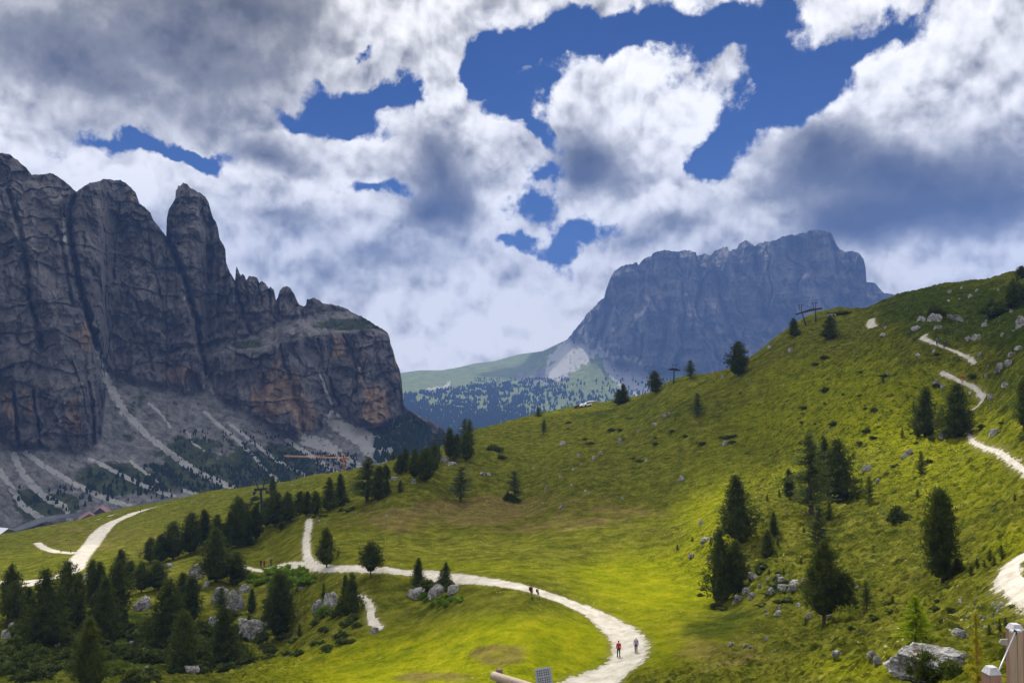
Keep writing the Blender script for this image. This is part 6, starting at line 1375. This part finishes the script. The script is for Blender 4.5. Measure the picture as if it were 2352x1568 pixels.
def far_woods():
    rng = np.random.RandomState(9); P, H = [], []
    def region(n, poly_fn, h0, h1):
        c = 0; tries = 0
        while c < n and tries < n * 30:
            tries += 1; x, y = rng.uniform(925, 1560), rng.uniform(855, 1012)
            p = poly_fn(x, y)
            if rng.uniform() < p: P.append(surf(PX2, PY2, XS2, R2, x, y)); H.append(rng.uniform(h0, h1)); c += 1
    nz = lambda x, y: 1.0 if float(pnoise(x / 28, y / 9 + 3)) + .5 * float(pnoise(x / 9, y / 5)) > -.05 else .04
    region(5200, lambda x, y: (float(np.interp(x, [925, 1000, 1100, 1200, 1260], [.9, 1, 1, .8, .1])) if y > np.interp(x, [925, 960, 1050, 1180, 1280], [905, 900, 890, 878, 872]) else 0) * (1.0 if y > 925 + (x - 925) * .10 else nz(x, y)), 11, 19)
    region(1100, lambda x, y: (nz(x, y) * .8 if 1120 < x < 1560 and y > 905 + (x - 1120) * -.03 else 0), 10, 18)
    region(700, lambda x, y: (.6 * nz(x, y) if 1080 < x < 1300 and 868 < y < 905 else 0), 7, 12)
    M = flat('far_conifers', (.03, .05, .035), .95, .05); cone_wood('far_forest', P, H, M, 2)
    P, H = [], []
    def reg1(n, x0, x1, y0, y1, h0, h1, th):
        c = 0; tr = 0
        while c < n and tr < n * 20:
            tr += 1; x, y = rng.uniform(x0, x1), rng.uniform(y0, y1)
            yc = float(np.interp(x, XS1, YC1))
            if y < yc + 8: continue
            if float(pnoise(x / 22, y / 12 + 9)) + .5 * float(pnoise(x / 7, y / 5)) > th: P.append(surf(PX1, PY1, XS1, R1, x, y)); H.append(rng.uniform(h0, h1)); c += 1
    reg1(1500, 560, 820, 1040, 1120, 2.0, 4.2, -.15); reg1(450, 330, 560, 1070, 1130, 2.5, 5.5, 0); reg1(110, 180, 400, 1080, 1150, 3, 7, .15); reg1(70, 40, 200, 1120, 1180, 2, 5, .2); reg1(500, 860, 1020, 960, 1060, 5, 11, .0); reg1(300, 400, 700, 990, 1060, 2, 4, .2)
    cone_wood('scree_forest', P, H, flat('scree_conifers', (.022, .038, .020), .95, .05), 3)
far_woods()
# ------------------------------------------------------------------ unseen clouds added towards the sun to shade the land
def shade_cloud(px, py, d, rx, ry, seed, label, dist=2600, dens=.5):
    a, t = ray(px, py); T = Vector((d * math.sin(a), d * math.cos(a), d * float(t))); C = T + sd * dist
    n, m = 24, 48; th = np.linspace(0, math.pi, n)[:, None]; ph = np.linspace(0, 2 * math.pi, m + 1)[:-1][None]
    dx = np.sin(th) * np.cos(ph); dy = np.sin(th) * np.sin(ph); dz = np.cos(th) + 0 * ph
    r = 1 + .38 * fbm(dx * 1.5 + seed, dy * 1.5, dz * 1.5, oct=4)
    V = np.stack([dx * r * rx, dy * r * ry, dz * r * min(rx, ry) * .35], -1); V[..., 2] = np.where(V[..., 2] < 0, V[..., 2] * .4, V[..., 2])
    i = np.arange(n - 1)[:, None] * m + np.arange(m)[None]; j = np.arange(n - 1)[:, None] * m + (np.arange(m)[None] + 1) % m
    o = mesh_obj('cloud', V.reshape(-1, 3), np.stack([i, i + m, j + m, j], -1).reshape(-1, 4), CLOUDM[dens]); o.location = C; o.rotation_euler = (0, 0, -SUN_AZ)
    prop(o, label, 'cloud', 'unseen clouds added for shade')
def cloud_mat(d):
    m = bpy.data.materials.new('shade_cloud_shell'); m.use_nodes = True; t = NT(m.node_tree); t.n.clear(); o = t.node('ShaderNodeOutputMaterial')
    df = t.node('ShaderNodeBsdfDiffuse', {'Color': (.8, .8, .8, 1)}); tr = t.node('ShaderNodeBsdfTransparent'); g = t.node('ShaderNodeNewGeometry').outputs['Position']
    lw = t.node('ShaderNodeLayerWeight', {'Blend': .5}).outputs['Facing']
    f = t.math('MULTIPLY', t.ss(t.math('ADD', t.math('SUBTRACT', 1.0, lw), t.math('MULTIPLY', t.math('SUBTRACT', t.noise(g, .012, 5, .6), .5), .9)), .10, .60), d)
    mx = t.node('ShaderNodeMixShader', {0: f, 1: tr.outputs[0], 2: df.outputs[0]}); t.l.new(mx.outputs[0], o.inputs['Surface']); return m
CLOUDM = {.5: cloud_mat(.38), .8: cloud_mat(.62), .3: cloud_mat(.24)}
shade_cloud(230, 1000, 1000, 430, 330, 1, 'large unseen cloud added to shade the scree foot of the towers', dens=.5)
shade_cloud(520, 950, 1150, 220, 260, 2, 'unseen cloud added to shade the cliff block left of the sunlit scree', dens=.5)
shade_cloud(2290, 710, 300, 95, 80, 3, 'unseen cloud added to shade the dark upper right slope', dens=.8)
shade_cloud(180, 1500, 140, 55, 42, 4, 'small unseen cloud added to shade the lower left grove', dens=.5)
shade_cloud(1230, 1100, 270, 95, 70, 5, 'thin unseen cloud added to shade the long middle slope', dens=.5)
shade_cloud(1650, 600, 5900, 1500, 900, 9, 'great unseen cloud added to shade the far plateau mountain', dist=5200, dens=.8)
shade_cloud(560, 1130, 400, 170, 80, 6, 'thin unseen cloud added to shade the meadow brow', dens=.3)
shade_cloud(1640, 1500, 92, 17, 20, 7, 'small unseen cloud added to shade the hollow right of the path', dens=.3)
shade_cloud(960, 1160, 230, 60, 45, 8, 'thin small unseen cloud added to shade the spur slope', dens=.3)
# ------------------------------------------------------------------ air
def haze():
    x0, x1, y0, y1, z0, z1 = -9000, 9000, -1500, 7600, -480, 1120
    V = [(x, y, z) for z in (z0, z1) for y in (y0, y1) for x in (x0, x1)]
    Fq = [(0, 2, 3, 1), (4, 5, 7, 6), (0, 1, 5, 4), (2, 6, 7, 3), (0, 4, 6, 2), (1, 3, 7, 5)]
    m = bpy.data.materials.new('haze_air'); m.use_nodes = True; nt = NT(m.node_tree); nt.n.clear()
    out = nt.node('ShaderNodeOutputMaterial')
    v = nt.node('ShaderNodeVolumePrincipled', {'Color': (0.22, 0.40, 0.95, 1), 'Density': HAZE_D, 'Anisotropy': 0.0})
    nt.l.new(v.outputs[0], out.inputs['Volume'])
    o = mesh_obj('haze', V, np.array(Fq), m, smooth=False)
    prop(o, kind='stuff')
HAZE_D = 0.00012
haze()
